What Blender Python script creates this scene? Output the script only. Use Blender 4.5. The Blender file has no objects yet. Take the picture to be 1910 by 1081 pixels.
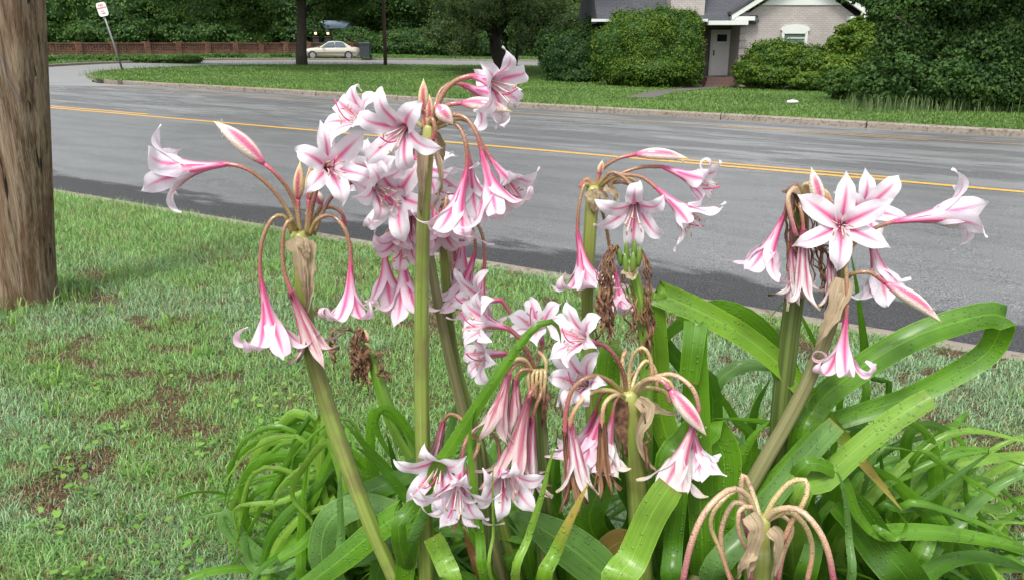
import bpy, math, random
import numpy as np
from mathutils import Vector, Matrix, noise as mn
random.seed(7); rng = np.random.default_rng(11)
S = bpy.context.scene; COL = S.collection
PI = math.pi
# ------------------------------------------------------------------ camera
F, PITCH, EYE = 1443.0, math.radians(16.8), 1.3
cp, sp = math.cos(PITCH), math.sin(PITCH)
cam = bpy.data.cameras.new('camera'); co = bpy.data.objects.new('camera', cam); COL.objects.link(co)
co.location = (0, 0, EYE); co.rotation_euler = (math.radians(90-16.8), 0, 0)
cam.sensor_width = 36; cam.lens = F/1910*36; cam.clip_start = 0.05; cam.clip_end = 900
S.camera = co
# ------------------------------------------------------------------ light
SUN_EL, SUN_AZ = 58, 200
w = bpy.data.worlds.new('World'); S.world = w; w.use_nodes = True
nt = w.node_tree; bg = nt.nodes['Background']
sk = nt.nodes.new('ShaderNodeTexSky'); sk.sky_type = 'NISHITA'; sk.sun_disc = False
sk.sun_elevation = math.radians(SUN_EL); sk.sun_rotation = math.radians(SUN_AZ); sk.air_density = 1.0; sk.dust_density = 3.0
hs = nt.nodes.new('ShaderNodeHueSaturation'); hs.inputs['Saturation'].default_value = 0.22
nt.links.new(sk.outputs[0], hs.inputs['Color']); nt.links.new(hs.outputs[0], bg.inputs[0])
bg.inputs[1].default_value = 0.13
sl = bpy.data.lights.new('sun', 'SUN'); sl.energy = 1.5; sl.angle = math.radians(14); sl.color = (1, .97, .92)
so = bpy.data.objects.new('sun', sl); COL.objects.link(so)
so.rotation_euler = (math.radians(90-SUN_EL), 0, math.radians(180-SUN_AZ))
S.view_settings.view_transform = 'Standard'; S.view_settings.look = 'None'; S.view_settings.gamma = 1
S.view_settings.exposure = 0.97
S.cycles.max_bounces = 6; S.cycles.transparent_max_bounces = 4; S.cycles.diffuse_bounces = 3
S.cycles.glossy_bounces = 2; S.cycles.transmission_bounces = 3; S.cycles.sample_clamp_indirect = 6

# ------------------------------------------------------------------ space helpers
def Hs(x, y):
    x = np.asarray(x, float); y = np.asarray(y, float)
    e = np.where(y > 30, .4*((np.minimum(y, 58)-30)/28)**2 + np.maximum(y-58, 0)*.0171, 0)
    return .02*(-.966*x + .259*y) + e
def H(x, y): return float(Hs(x, y))
def P(x, y, Y):
    a = (x-955)/F; b = (540.5-y)/F; t = Y/(cp+b*sp)
    return Vector((a*t, Y, EYE+(-sp+b*cp)*t))
def G(x, y, off=0):
    a = (x-955)/F; b = (540.5-y)/F; r1 = cp+b*sp; r0 = a/r1; r2 = (-sp+b*cp)/r1
    Y = .5
    while Y < 200:
        if EYE+r2*Y <= H(r0*Y, Y)+off: break
        Y *= 1.001
    return Vector((r0*Y, Y, H(r0*Y, Y)+off))
def ppm(pt): return F/(pt[1]*cp+(EYE-pt[2])*sp)
RD = Vector((.870, -.4924, 0)); RN = Vector((.4924, .870, 0))       # along / across the main road
def road(u, v): return RD.x*u+RN.x*v, RD.y*u+RN.y*v

# value noise in numpy
_perm = rng.random((256, 256))
def vnoise(x, y):
    xi = np.floor(x).astype(int); yi = np.floor(y).astype(int); fx = x-xi; fy = y-yi
    fx = fx*fx*(3-2*fx); fy = fy*fy*(3-2*fy)
    g = lambda i, j: _perm[(xi+i) % 256, (yi+j) % 256]
    return (g(0,0)*(1-fx)+g(1,0)*fx)*(1-fy)+(g(0,1)*(1-fx)+g(1,1)*fx)*fy
def fbm(x, y, o=3):
    r = 0; a = .5; t = 0
    for k in range(o):
        r = r+a*vnoise(x*2**k+17*k, y*2**k+5*k); t += a; a *= .5
    return r/t
def in_poly(x, y, poly):
    ins = np.zeros(len(x), bool); n = len(poly)
    for i in range(n):
        x1, y1 = poly[i][:2]; x2, y2 = poly[(i+1) % n][:2]
        c = ((y1 > y) != (y2 > y)); 
        with np.errstate(divide='ignore', invalid='ignore'):
            xx = (x2-x1)*(y-y1)/(y2-y1+1e-12)+x1
        ins ^= c & (x < xx)
    return ins

# ------------------------------------------------------------------ objects
def wloc(o):
    v = Vector((0,0,0))
    while o is not None: v += o.location; o = o.parent
    return v
def tag(o, label=None, cat=None, group=None, kind=None):
    if label: o['label'] = label
    if cat: o['category'] = cat
    if group: o['group'] = group
    if kind: o['kind'] = kind
    return o
def thing(name, label, cat, loc, group=None):
    o = bpy.data.objects.new(name, None); COL.objects.link(o); o.location = loc
    o.empty_display_size = .1
    return tag(o, label, cat, group)
def link(name, me, mat, parent=None):
    if mat is not None:
        for m in (mat if isinstance(mat, (list, tuple)) else [mat]): me.materials.append(m)
    o = bpy.data.objects.new(name, me); COL.objects.link(o)
    if parent is not None: o.parent = parent
    return o
def npmesh(name, V, Fc, mat, parent=None, uv=None, col=None, smooth=True):
    """V (n,3) in world space, Fc (m,k); uv (n,2), col (n,3) per vertex"""
    V = np.asarray(V, np.float32); Fc = np.asarray(Fc, np.int32); k = Fc.shape[1]
    off = wloc(parent) if parent is not None else Vector((0,0,0))
    V = V-np.array(off, np.float32)
    me = bpy.data.meshes.new(name)
    me.vertices.add(len(V)); me.vertices.foreach_set('co', V.ravel())
    me.loops.add(Fc.size); me.loops.foreach_set('vertex_index', Fc.ravel())
    me.polygons.add(len(Fc)); me.polygons.foreach_set('loop_start', np.arange(0, Fc.size, k, dtype=np.int32))
    if smooth: me.polygons.foreach_set('use_smooth', np.ones(len(Fc), bool))
    if uv is not None:
        l = me.uv_layers.new(name='UVMap'); l.data.foreach_set('uv', np.asarray(uv, np.float32)[Fc.ravel()].ravel())
    if col is not None:
        a = me.color_attributes.new('Col', 'FLOAT_COLOR', 'POINT')
        c = np.ones((len(V), 4), np.float32); c[:, :3] = col; a.data.foreach_set('color', c.ravel())
    me.update(calc_edges=True)
    return link(name, me, mat, parent)
class MB:
    """collects quads/tris, with uv per vertex"""
    def __init__(s): s.V = []; s.F = []; s.U = []
    def add(s, V, Fc, U=None):
        n = len(s.V); s.V += [tuple(v) for v in V]; s.F += [tuple(i+n for i in f) for f in Fc]
        s.U += list(U) if U is not None else [(v[0], v[2]) for v in V]
    def box(s, x0, x1, y0, y1, z0, z1, M=None):
        vs = [Vector((x, y, z)) for z in (z0, z1) for y in (y0, y1) for x in (x0, x1)]
        if M is not None: vs = [M @ v for v in vs]
        s.add(vs, [(0,2,3,1),(4,5,7,6),(0,1,5,4),(2,6,7,3),(0,4,6,2),(1,3,7,5)])
    def prism(s, pts, y0, y1, M=None):
        """polygon pts (x,z) extruded from y0 to y1"""
        n = len(pts); vs = [Vector((x, y0, z)) for x, z in pts]+[Vector((x, y1, z)) for x, z in pts]
        if M is not None: vs = [M @ v for v in vs]
        s.add(vs, [tuple(range(n)), tuple(range(2*n-1, n-1, -1))]+[(i, i+n, (i+1) % n+n, (i+1) % n) for i in range(n)])
    def tube(s, pts, rad, ns=8, cap=True, lobes=None):
        pts = [Vector(p) for p in pts]; n = len(pts)
        if not hasattr(rad, '__len__'): rad = [rad]*n
        up = None; V = []; U = []; L = 0
        for i, p in enumerate(pts):
            t = (pts[min(i+1, n-1)]-pts[max(i-1, 0)]).normalized()
            if up is None:
                up = Vector((0,0,1)) if abs(t.z) < .9 else Vector((0,1,0))
                up = (up-t*up.dot(t)).normalized()
            else:
                up = (up-t*up.dot(t)); up = up.normalized() if up.length > 1e-6 else t.orthogonal().normalized()
            b = t.cross(up)
            if i: L += (p-pts[i-1]).length
            for k in range(ns):
                a = 2*PI*k/ns; r = rad[i]*(1 if lobes is None else 1+lobes[1]*math.cos(lobes[0]*a))
                V.append(p+(up*math.cos(a)+b*math.sin(a))*r); U.append((k/ns, i/(n-1)))
        Fc = [(i*ns+k, i*ns+(k+1) % ns, (i+1)*ns+(k+1) % ns, (i+1)*ns+k) for i in range(n-1) for k in range(ns)]
        if cap: Fc += [tuple(range(ns-1, -1, -1)), tuple((n-1)*ns+k for k in range(ns))]
        s.add(V, Fc, U)
    def grid(s, rows, uvs=None):
        nr = len(rows); nc = len(rows[0]); V = [v for r in rows for v in r]
        Fc = [(i*nc+j, i*nc+j+1, (i+1)*nc+j+1, (i+1)*nc+j) for i in range(nr-1) for j in range(nc-1)]
        s.add(V, Fc, uvs if uvs else [(j/(nc-1), i/(nr-1)) for i in range(nr) for j in range(nc)])
    def build(s, name, mat, parent=None, smooth=True, bevel=0):
        off = wloc(parent) if parent is not None else Vector((0,0,0))
        me = bpy.data.meshes.new(name)
        me.from_pydata([(v[0]-off.x, v[1]-off.y, v[2]-off.z) for v in s.V], [], s.F)
        l = me.uv_layers.new(name='UVMap')
        idx = np.empty(len(me.loops), np.int32); me.loops.foreach_get('vertex_index', idx)
        l.data.foreach_set('uv', np.asarray(s.U, np.float32)[idx].ravel())
        if smooth: me.polygons.foreach_set('use_smooth', np.ones(len(me.polygons), bool))
        o = link(name, me, mat, parent)
        if bevel:
            b = o.modifiers.new('bevel', 'BEVEL'); b.width = bevel; b.segments = 2; b.limit_method = 'ANGLE'
        return o
def cr(pts, n):
    """Catmull-Rom through pts, n samples"""
    p = [Vector(q) for q in pts]
    if len(p) == 2: return [p[0].lerp(p[1], i/(n-1)) for i in range(n)]
    p = [p[0]*2-p[1]]+p+[p[-1]*2-p[-2]]
    d = [0]
    for i in range(1, len(p)-2): d.append(d[-1]+max((p[i+1]-p[i]).length, 1e-5))
    out = []
    for k in range(n):
        L = d[-1]*k/(n-1); i = 0
        while i < len(d)-2 and d[i+1] < L: i += 1
        t = (L-d[i])/(d[i+1]-d[i]); a, b, c, e = p[i], p[i+1], p[i+2], p[i+3]
        out.append(.5*((2*b)+(c-a)*t+(2*a-5*b+4*c-e)*t*t+(3*b-a-3*c+e)*t**3))
    return out
def sm(x, a, b):
    t = min(1, max(0, (x-a)/(b-a))); return t*t*(3-2*t)

# ------------------------------------------------------------------ materials
class NT:
    def __init__(s, name, rough=.6, spec=.5):
        s.m = bpy.data.materials.new(name); s.m.use_nodes = True; s.t = s.m.node_tree
        s.b = s.t.nodes['Principled BSDF']; s.out = s.t.nodes['Material Output']
        s.b.inputs['Roughness'].default_value = rough
        s.b.inputs['Specular IOR Level'].default_value = spec
    def n(s, typ, **kw):
        nd = s.t.nodes.new(typ)
        for k, v in kw.items():
            if k.startswith('_'): setattr(nd, k[1:], v)
            else:
                key = k.replace('__', ' ')
                s.set(nd.inputs[int(key[1:]) if key[0] == 'i' and key[1:].isdigit() else key], v)
        return nd
    def set(s, inp, v):
        if isinstance(v, bpy.types.NodeSocket): s.t.links.new(v, inp)
        elif isinstance(v, bpy.types.Node): s.t.links.new(v.outputs[0], inp)
        else: inp.default_value = v
    def noise(s, vec, scale, detail=3, rough=.55, dist=0):
        return s.n('ShaderNodeTexNoise', Vector=vec, Scale=scale, Detail=detail, Roughness=rough, Distortion=dist).outputs['Fac']
    def map(s, vec, sc, rot=(0,0,0), loc=(0,0,0)):
        return s.n('ShaderNodeMapping', Vector=vec, Scale=sc, Rotation=rot, Location=loc).outputs[0]
    def mr(s, v, a, b, c=0, d=1, smooth=True):
        nd = s.t.nodes.new('ShaderNodeMapRange'); nd.interpolation_type = 'SMOOTHSTEP' if smooth else 'LINEAR'
        s.set(nd.inputs[0], v)
        for i, q in zip((1,2,3,4), (a,b,c,d)): s.set(nd.inputs[i], q)
        return nd.outputs[0]
    def math(s, op, a, b=0):
        nd = s.t.nodes.new('ShaderNodeMath'); nd.operation = op; s.set(nd.inputs[0], a); s.set(nd.inputs[1], b); return nd.outputs[0]
    def mix(s, f, a, b, bl='MIX'):
        nd = s.t.nodes.new('ShaderNodeMix'); nd.data_type = 'RGBA'; nd.blend_type = bl
        s.set(nd.inputs[0], f)
        for i, q in ((6, a), (7, b)):
            if isinstance(q, tuple): q = (*q, 1) if len(q) == 3 else q
            s.set(nd.inputs[i], q)
        return nd.outputs[2]
    def obj(s): return s.n('ShaderNodeTexCoord').outputs['Object']
    def geo(s): return s.n('ShaderNodeNewGeometry').outputs['Position']
    def uv(s): return s.n('ShaderNodeTexCoord').outputs['UV']
    def col(s, v):
        if isinstance(v, tuple): v = (*v, 1) if len(v) == 3 else v
        s.set(s.b.inputs['Base Color'], v); return s
    def rough(s, v): s.set(s.b.inputs['Roughness'], v); return s
    def bump(s, h, strength=.3, dist=.01, prev=None):
        b = s.n('ShaderNodeBump', Height=h, Strength=strength, Distance=dist)
        if prev is not None: s.set(b.inputs['Normal'], prev)
        s.set(s.b.inputs['Normal'], b.outputs[0]); return b.outputs[0]
    def coat(s, w, r=.1): s.b.inputs['Coat Weight'].default_value = w; s.b.inputs['Coat Roughness'].default_value = r
    def translucent(s, colsock, f):
        t = s.n('ShaderNodeBsdfTranslucent', Color=colsock if not isinstance(colsock, tuple) else (*colsock, 1))
        mx = s.n('ShaderNodeMixShader', i0=f, i1=s.b.outputs[0], i2=t.outputs[0])
        s.t.links.new(mx.outputs[0], s.out.inputs[0])
def simple(name, c, rough=.6, var=.15, scale=6, metal=0, bump=.1, spec=.5):
    m = NT(name, rough, spec); n = m.noise(m.geo(), scale, 4)
    m.col(m.mix(n, tuple(x*(1-var) for x in c), tuple(min(1, x*(1+var)) for x in c)))
    m.b.inputs['Metallic'].default_value = metal
    if bump: m.bump(m.noise(m.geo(), scale*6, 3), bump, .01)
    return m.m
M = {}
# soil with litter
m = NT('soil', .85); p = m.geo(); n1 = m.noise(p, 2.2, 5); n2 = m.noise(p, 40, 4); n3 = m.noise(p, 160, 2)
c = m.mix(m.mr(n1, .4, .62), (.095,.052,.03), (.06,.065,.028)); c = m.mix(m.mr(n2, .5, .7), c, (.15,.085,.045)); c = m.mix(m.mr(n3, .62, .7), c, (.28,.2,.11))
m.col(c); m.bump(n3, .8, .012, m.bump(n2, .9, .03)); M['soil'] = m.m
m = NT('turf_base', .9); p = m.geo(); n1 = m.noise(p, .5, 5); n2 = m.noise(p, 25, 3)
m.col(m.mix(m.mr(n2, .35, .65), m.mix(n1, (.05,.105,.018), (.07,.12,.025)), (.035,.06,.014))); m.bump(n2, .8, .03); M['turf'] = m.m
# asphalt, uv in road metres
m = NT('asphalt', .5); uv = m.uv(); g = m.geo()
sep = m.n('ShaderNodeSeparateXYZ', Vector=uv); U_, V_ = sep.outputs[0], sep.outputs[1]
st = m.map(uv, (.16, 1.0, 1)); a1 = m.noise(st, 1.05, 6, .62, .6); a2 = m.noise(m.map(uv, (.5, 1.3, 1)), 1.7, 5, .6)
ag = m.noise(g, 105, 2, .7); ag2 = m.noise(g, 34, 3)
wob = m.math('ADD', V_, m.math('MULTIPLY', m.math('SUBTRACT', m.noise(m.map(uv, (1.2, 3, 1)), 1.2, 5), .5), 1.1))
edge = m.mr(wob, 4.9, 5.2, 1, 0)                                   # dark seal strip by the near kerb
inlane = m.mr(V_, 10.7, 11.2, 0, 1)                                  # beyond the near yellow line
dark = m.math('MULTIPLY', m.mr(a1, .50, .54), inlane)
base = m.mix(a2, (.088,.092,.095), (.135,.138,.14))
pt_ = m.mr(m.noise(m.map(uv, (.35, 1.6, 1), loc=(3,7,0)), 1.3, 7, .68, .9), .47, .53)
base = m.mix(m.math('MULTIPLY', pt_, m.mr(V_, 9, 11.5, .22, .75)), base, (.24,.242,.245))
base = m.mix(m.math('MULTIPLY', dark, .8), base, (.06,.061,.064))
base = m.mix(m.math('MULTIPLY', edge, .85), base, (.026,.026,.028))
base = m.mix(m.mr(ag, .5, .66), base, m.mix(m.mr(edge, 0, 1, .55, .16), base, (.5,.5,.49)))
base = m.mix(m.mr(ag, .46, .34, 0, .8), base, (.02,.02,.022)); m.col(base)
r = m.mr(m.noise(m.map(uv, (.3, .8, 1)), .8, 4), .3, .7, .42, .26)
m.rough(m.mix(edge, m.mix(dark, r, (.5,.5,.5)), (.62,.62,.62))); m.set(m.b.inputs['Specular IOR Level'], m.mr(edge, 0, 1, .5, .2)); m.bump(ag, .55, .006, m.bump(ag2, .25, .006)); M['asphalt'] = m.m
m = NT('side_asphalt', .4); g = m.geo(); m.col(m.mix(m.noise(g, .7, 4), (.2,.2,.2), (.3,.3,.295))); m.bump(m.noise(g, 60, 2), .3, .005); M['side'] = m.m
m = NT('yellow_paint', .45); g = m.geo(); n = m.noise(g, 70, 4); m.col(m.mix(m.mr(n, .3, .46), (.2,.16,.1), m.mix(m.noise(g, 3, 3), (.74,.38,.03), (.82,.46,.05)))); M['yellow'] = m.m
m = NT('worn_yellow_paint', .45); g = m.geo(); n = m.noise(g, 30, 5); m.col(m.mix(m.mr(n, .36, .56), (.17,.165,.15), m.mix(m.noise(g, 3, 3), (.56,.32,.08), (.6,.36,.1)))); M['yellow_worn'] = m.m
m = NT('kerb_concrete', .7); g = m.geo(); n = m.noise(g, 1.5, 5); n2 = m.noise(g, 18, 5)
c = m.mix(n, (.2,.165,.13), (.31,.275,.225)); c = m.mix(m.mr(n2, .45, .7), c, (.11,.08,.055)); m.col(c); m.bump(m.noise(g, 60, 4), .6, .008); M['kerb'] = m.m
# weathered pole wood
m = NT('weathered_wood', .85, .25); o = m.obj(); s1 = m.noise(m.map(o, (38,38,1.3)), 1, 6, .7, .4); s2 = m.noise(m.map(o, (170,170,7)), 1, 3, .6)
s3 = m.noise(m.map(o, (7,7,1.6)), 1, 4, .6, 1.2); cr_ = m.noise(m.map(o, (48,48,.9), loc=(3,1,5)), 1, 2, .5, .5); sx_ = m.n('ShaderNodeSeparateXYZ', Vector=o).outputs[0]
c = m.mix(m.mr(s1, .36, .64), (.085,.052,.03), (.30,.225,.15)); c = m.mix(m.mr(s3, .45, .62, 0, .8), c, (.12,.066,.034))
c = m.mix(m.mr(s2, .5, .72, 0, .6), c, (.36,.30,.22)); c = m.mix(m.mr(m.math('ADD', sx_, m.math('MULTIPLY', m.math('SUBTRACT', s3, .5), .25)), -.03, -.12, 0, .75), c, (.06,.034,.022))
c = m.mix(m.mr(cr_, .68, .72), c, (.02,.013,.009)); m.col(c)
b = m.bump(s1, .9, .02); b = m.bump(s2, .7, .005, b); m.bump(m.mr(cr_, .66, .72, 1, 0), 1, .02, b); M['pole'] = m.m
m = NT('bark', .9); o = m.geo(); s1 = m.noise(m.map(o, (9,9,2)), 1, 5); m.col(m.mix(s1, (.02,.016,.012), (.09,.075,.06))); m.bump(s1, .9, .05); M['bark'] = m.m
def foliage(name, c1, c2, trans=.3, rough=.6, spec=.25):
    m = NT(name, rough, spec); a = m.n('ShaderNodeVertexColor', _layer_name='Col').outputs[0]
    s = m.n('ShaderNodeSeparateColor', Color=a)
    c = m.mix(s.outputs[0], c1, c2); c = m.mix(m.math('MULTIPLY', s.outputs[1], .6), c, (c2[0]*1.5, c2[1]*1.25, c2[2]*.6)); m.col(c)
    m.translucent(c, trans); M[name] = m.m
foliage('dark_foliage', (.018,.052,.012), (.085,.175,.038))
foliage('mid_foliage', (.03,.08,.016), (.09,.18,.03))
foliage('oak_foliage', (.045,.09,.03), (.16,.24,.08))
foliage('bright_foliage', (.028,.078,.010), (.14,.235,.028))
foliage('far_foliage', (.03,.08,.02), (.10,.19,.042))
# grass: Col carries the blade's own colour
for nm, tr in (('grass_blades', .3),):
    m = NT(nm, .42, .4); a = m.n('ShaderNodeVertexColor', _layer_name='Col').outputs[0]; m.col(a); m.translucent(a, tr); M[nm] = m.m
# strap leaves
def strap(name, c1, c2, tip=None, trans=.3):
    m = NT(name, .4, .38); uv = m.uv(); g = m.geo(); sp_ = m.n('ShaderNodeSeparateXYZ', Vector=uv)
    vein = m.noise(m.map(uv, (70, 1.5, 1)), 1, 3, .7); big = m.noise(g, 9, 3)
    c = m.mix(m.mr(vein, .3, .7), c1, c2); c = m.mix(m.mr(big, .4, .7, 0, .55), c, tuple(x*.62 for x in c1))
    ax = m.math('ABSOLUTE', m.math('SUBTRACT', sp_.outputs[0], .5))
    c = m.mix(m.mr(ax, .03, .0, 0, .45), c, tuple(min(1, x*1.5) for x in c2))
    c = m.mix(m.mr(ax, .475, .5, 0, .6), c, tuple(min(1, x*1.7) for x in c2))
    if not tip: c = m.mix(m.mr(m.math('ADD', sp_.outputs[1], m.math('MULTIPLY', m.noise(g, 30, 3), .05)), 1.01, 1.04, 0, .6), c, (.30,.19,.07))
    if tip: c = m.mix(m.mr(m.math('ADD', sp_.outputs[1], m.math('MULTIPLY', big, .12)), tip[0], tip[0]+.12), c, tip[1])
    vo = m.n('ShaderNodeTexVoronoi', Vector=g, Scale=150); vo.inputs['Randomness'].default_value = 1
    rnd = m.n('ShaderNodeSeparateColor', Color=vo.outputs['Color']).outputs[0]
    drop = m.math('MULTIPLY', m.mr(vo.outputs['Distance'], .40, .18), m.math('GREATER_THAN', rnd, m.mr(m.noise(g, 7, 2), .35, .65, .5, .95)))
    m.col(m.mix(m.math('MULTIPLY', drop, .10), c, (.75,.85,.72)))
    b = m.bump(vein, .5, .002); m.bump(drop, .9, .0025, b)
    spot = m.mr(m.noise(g, 55, 3, .7), .68, .74); c = m.mix(m.math('MULTIPLY', spot, .55), c, (.26,.22,.06)); m.rough(m.mix(drop, m.mr(big, .3, .7, .36, .52), (.08,.08,.08)))
    m.coat(.35, .22); m.translucent(c, trans); M[name] = m.m
strap('strap_leaf', (.075,.225,.008), (.185,.42,.022), trans=.38)
strap('strap_leaf_dark', (.04,.135,.006), (.11,.29,.015), trans=.35)
strap('strap_leaf_light', (.15,.32,.025), (.27,.48,.06))
strap('strap_leaf_glaucous', (.09,.22,.04), (.18,.36,.08))
strap('strap_leaf_yellow', (.11,.27,.01), (.23,.43,.03), (.86, (.42,.34,.07)))
strap('strap_leaf_dead', (.42,.27,.05), (.58,.42,.12), (.6, (.3,.14,.05)), .2)
# stems
m = NT('flower_stem', .35); uv = m.uv(); g = m.geo(); sp_ = m.n('ShaderNodeSeparateXYZ', Vector=uv)
n = m.noise(m.map(uv, (9, 1.5, 1)), 1, 4); n2 = m.noise(g, 14, 3)
c = m.mix(m.mr(n, .35, .65), (.13,.2,.03), (.24,.31,.065)); c = m.mix(m.mr(n2, .45, .7, 0, .7), c, (.15,.13,.05)); c = m.mix(m.mr(m.noise(m.map(g, (60,60,22)), 1, 3), .66, .72, 0, .7), c, (.17,.11,.05)); c = m.mix(m.mr(m.noise(m.map(uv, (26, 2.5, 1)), 1, 2), .55, .75, 0, .45), c, (.34,.4,.13))
c = m.mix(m.mr(sp_.outputs[1], .8, 1), c, (.34,.35,.09)); m.col(c); m.bump(n, .5, .004, m.bump(m.noise(m.map(g, (4,4,60)), 1, 3), .2, .003)); m.coat(.4, .15); m.b.inputs['Subsurface Weight'].default_value = .05; M['stem'] = m.m
m = NT('dusky_stem', .4); uv = m.uv(); n = m.noise(m.map(uv, (10, 1.5, 1)), 1, 4)
m.col(m.mix(m.mr(n, .35, .65), (.15,.15,.06), (.27,.26,.12))); m.bump(n, .5, .004); m.coat(.3, .2); M['stem_dusky'] = m.m
m = NT('bright_stem', .35); uv = m.uv(); n = m.noise(m.map(uv, (10, 1.5, 1)), 1, 4)
m.col(m.mix(m.mr(n, .35, .65), (.12,.26,.025), (.25,.42,.07))); m.bump(n, .5, .004); m.coat(.3, .2); M['stem_bright'] = m.m
m = NT('dark_stem', .4); uv = m.uv(); n = m.noise(m.map(uv, (12, .6, 1)), 1, 3)
m.col(m.mix(m.mr(n, .35, .65), (.055,.085,.02), (.15,.2,.05))); m.bump(n, .5, .004); m.coat(.3, .2); M['stem_dark'] = m.m
def pedicel(name, a, b, c_):
    m = NT(name, .32); uv = m.uv(); v = m.n('ShaderNodeSeparateXYZ', Vector=uv).outputs[1]; n = m.noise(m.geo(), 30, 3)
    vv = m.math('ADD', v, m.math('MULTIPLY', m.math('SUBTRACT', n, .5), .35))
    c = m.mix(m.mr(vv, .0, .45), a, b); c = m.mix(m.mr(vv, .6, 1.0), c, c_)
    vo = m.n('ShaderNodeTexVoronoi', Vector=m.geo(), Scale=330); d = m.mr(vo.outputs['Distance'], .45, .15)
    m.col(m.mix(m.math('MULTIPLY', d, .25), c, (.8,.72,.66))); m.bump(d, .9, .0015); m.coat(.5, .1); M[name] = m.m
pedicel('ped', (.33,.27,.08), (.33,.17,.09), (.5,.08,.14))
pedicel('ped_dark', (.24,.15,.06), (.22,.075,.05), (.34,.045,.09))
pedicel('ped_pale', (.55,.47,.2), (.56,.42,.2), (.5,.25,.16))
pedicel('ped_spent', (.58,.47,.26), (.55,.36,.22), (.44,.1,.16))
# petals
def petal(name, white, pink, hot, wid=.17, streak=.25, trans=.3, tipc=None, bumps=.35, tipa=.84):
    m = NT(name, .42, .4); uv = m.uv(); sp_ = m.n('ShaderNodeSeparateXYZ', Vector=uv); u, v = sp_.outputs[0], sp_.outputs[1]
    ax = m.math('ABSOLUTE', m.math('SUBTRACT', u, .5)); n = m.noise(m.map(uv, (26, 1.6, 1)), 1, 3); big = m.noise(m.geo(), 28, 3)
    ax2 = m.math('ADD', ax, m.math('MULTIPLY', m.math('SUBTRACT', n, .5), .09))
    wv = m.mr(v, .05, .95, wid+.10, .07); wv2 = m.math('MULTIPLY', wv, .28)
    soft = m.mr(ax2, wv2, wv, 1, 0)
    fade = m.mr(v, .66, .97, 1, 0)
    soft = m.math('MULTIPLY', soft, fade)
    core = m.math('MULTIPLY', m.mr(ax2, 0, m.math('MULTIPLY', wv, .5), 1, 0), m.mr(v, .5, .88, 1, 0))
    c = m.mix(m.mr(big, .35, .7), white, tuple(min(1, x*q) for x, q in zip(white, (.96,.93,.98))))
    c = m.mix(m.math('MULTIPLY', m.mr(n, .55, .7), streak), c, (.86,.55,.66))
    c = m.mix(m.math('MULTIPLY', m.mr(ax2, 0, m.math('MULTIPLY', wv, 1.7), 1, 0), m.mr(v, .85, .3, 0, .48)), c, pink); c = m.mix(m.math('MULTIPLY', soft, .85), c, pink); c = m.mix(m.math('MULTIPLY', core, .9), c, hot)
    c = m.mix(m.mr(v, .0, .30, .85, 0), c, hot)
    if tipc: c = m.mix(m.mr(v, tipa, 1.0), c, tipc)
    m.col(c); vo = m.n('ShaderNodeTexVoronoi', Vector=m.geo(), Scale=260); d = m.mr(vo.outputs['Distance'], .35, .12)
    b = m.bump(n, bumps, .0012); m.bump(d, .5, .001, b); m.translucent(c, trans); M[name] = m.m
petal('petal', (.88,.84,.88), (.86,.36,.54), (.76,.09,.28), .25, .35)
petal('petal_blush', (.86,.71,.78), (.79,.26,.45), (.62,.05,.2), .30, .7)
petal('petal_wilted', (.72,.55,.53), (.62,.25,.31), (.5,.12,.19), .4, .8, .25, (.66,.5,.4), .8)
petal('petal_fading', (.8,.72,.70), (.68,.27,.38), (.5,.08,.18), .25, .6, .25, (.66,.56,.38), .7)
petal('petal_brown', (.36,.2,.1), (.26,.12,.07), (.2,.09,.06), .3, .8, .15, (.2,.1,.05), 1.0)
# buds: six pink keels on cream, greenish tip
def bud(name, cream, pink, tipc):
    m = NT(name, .35); uv = m.uv(); sp_ = m.n('ShaderNodeSeparateXYZ', Vector=uv); u, v = sp_.outputs[0], sp_.outputs[1]
    st_ = m.math('ABSOLUTE', m.math('SINE', m.math('MULTIPLY', u, PI*3)))
    n = m.noise(m.map(uv, (20, 2, 1)), 1, 3); k = m.mr(m.math('ADD', st_, m.math('MULTIPLY', n, .5)), .8, 1.3)
    k = m.math('MULTIPLY', k, m.mr(v, .62, .9, 1, .1)); k = m.math('MAXIMUM', k, m.mr(v, 0, .28, 1, 0))
    c = m.mix(k, cream, pink); c = m.mix(m.mr(v, .86, 1), c, tipc)
    vo = m.n('ShaderNodeTexVoronoi', Vector=m.geo(), Scale=300); d = m.mr(vo.outputs['Distance'], .4, .15)
    m.col(m.mix(m.math('MULTIPLY', d, .3), c, (.9,.88,.86))); m.bump(d, .8, .0016); m.coat(.4, .1); M[name] = m.m
bud('bud', (.80,.68,.58), (.62,.09,.22), (.5,.5,.16))
bud('bud_young', (.62,.5,.26), (.42,.05,.1), (.5,.5,.12))
M['filament'] = simple('filament', (.78,.36,.46), .4, .2, 40, bump=0)
M['filament_pale'] = simple('filament_pale', (.78,.58,.55), .4, .2, 40, bump=0)
M['anther'] = simple('anther', (.42,.3,.2), .6, .3, 80, bump=0)
M['style'] = simple('style', (.62,.05,.22), .4, .1, 40, bump=0)
m = NT('papery_bract', .7); uv = m.uv(); n = m.noise(m.map(uv, (16, 1.5, 1)), 1, 4); c = m.mix(m.mr(n, .2, .8), (.42,.3,.17), (.70,.58,.4)); m.col(c); m.bump(n, .9, .004); m.translucent(c, .25); M['bract'] = m.m
m = NT('dried_brown', .65); uv = m.uv(); n = m.noise(m.geo(), 60, 4); c = m.mix(m.mr(n, .3, .7), (.07,.03,.018), (.3,.16,.085)); m.col(c); m.bump(n, .9, .004); M['dried'] = m.m
m = NT('green_capsule', .35); n = m.noise(m.geo(), 40, 3); m.col(m.mix(n, (.06,.15,.015), (.22,.32,.06))); m.coat(.4, .1); M['capsule'] = m.m
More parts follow.
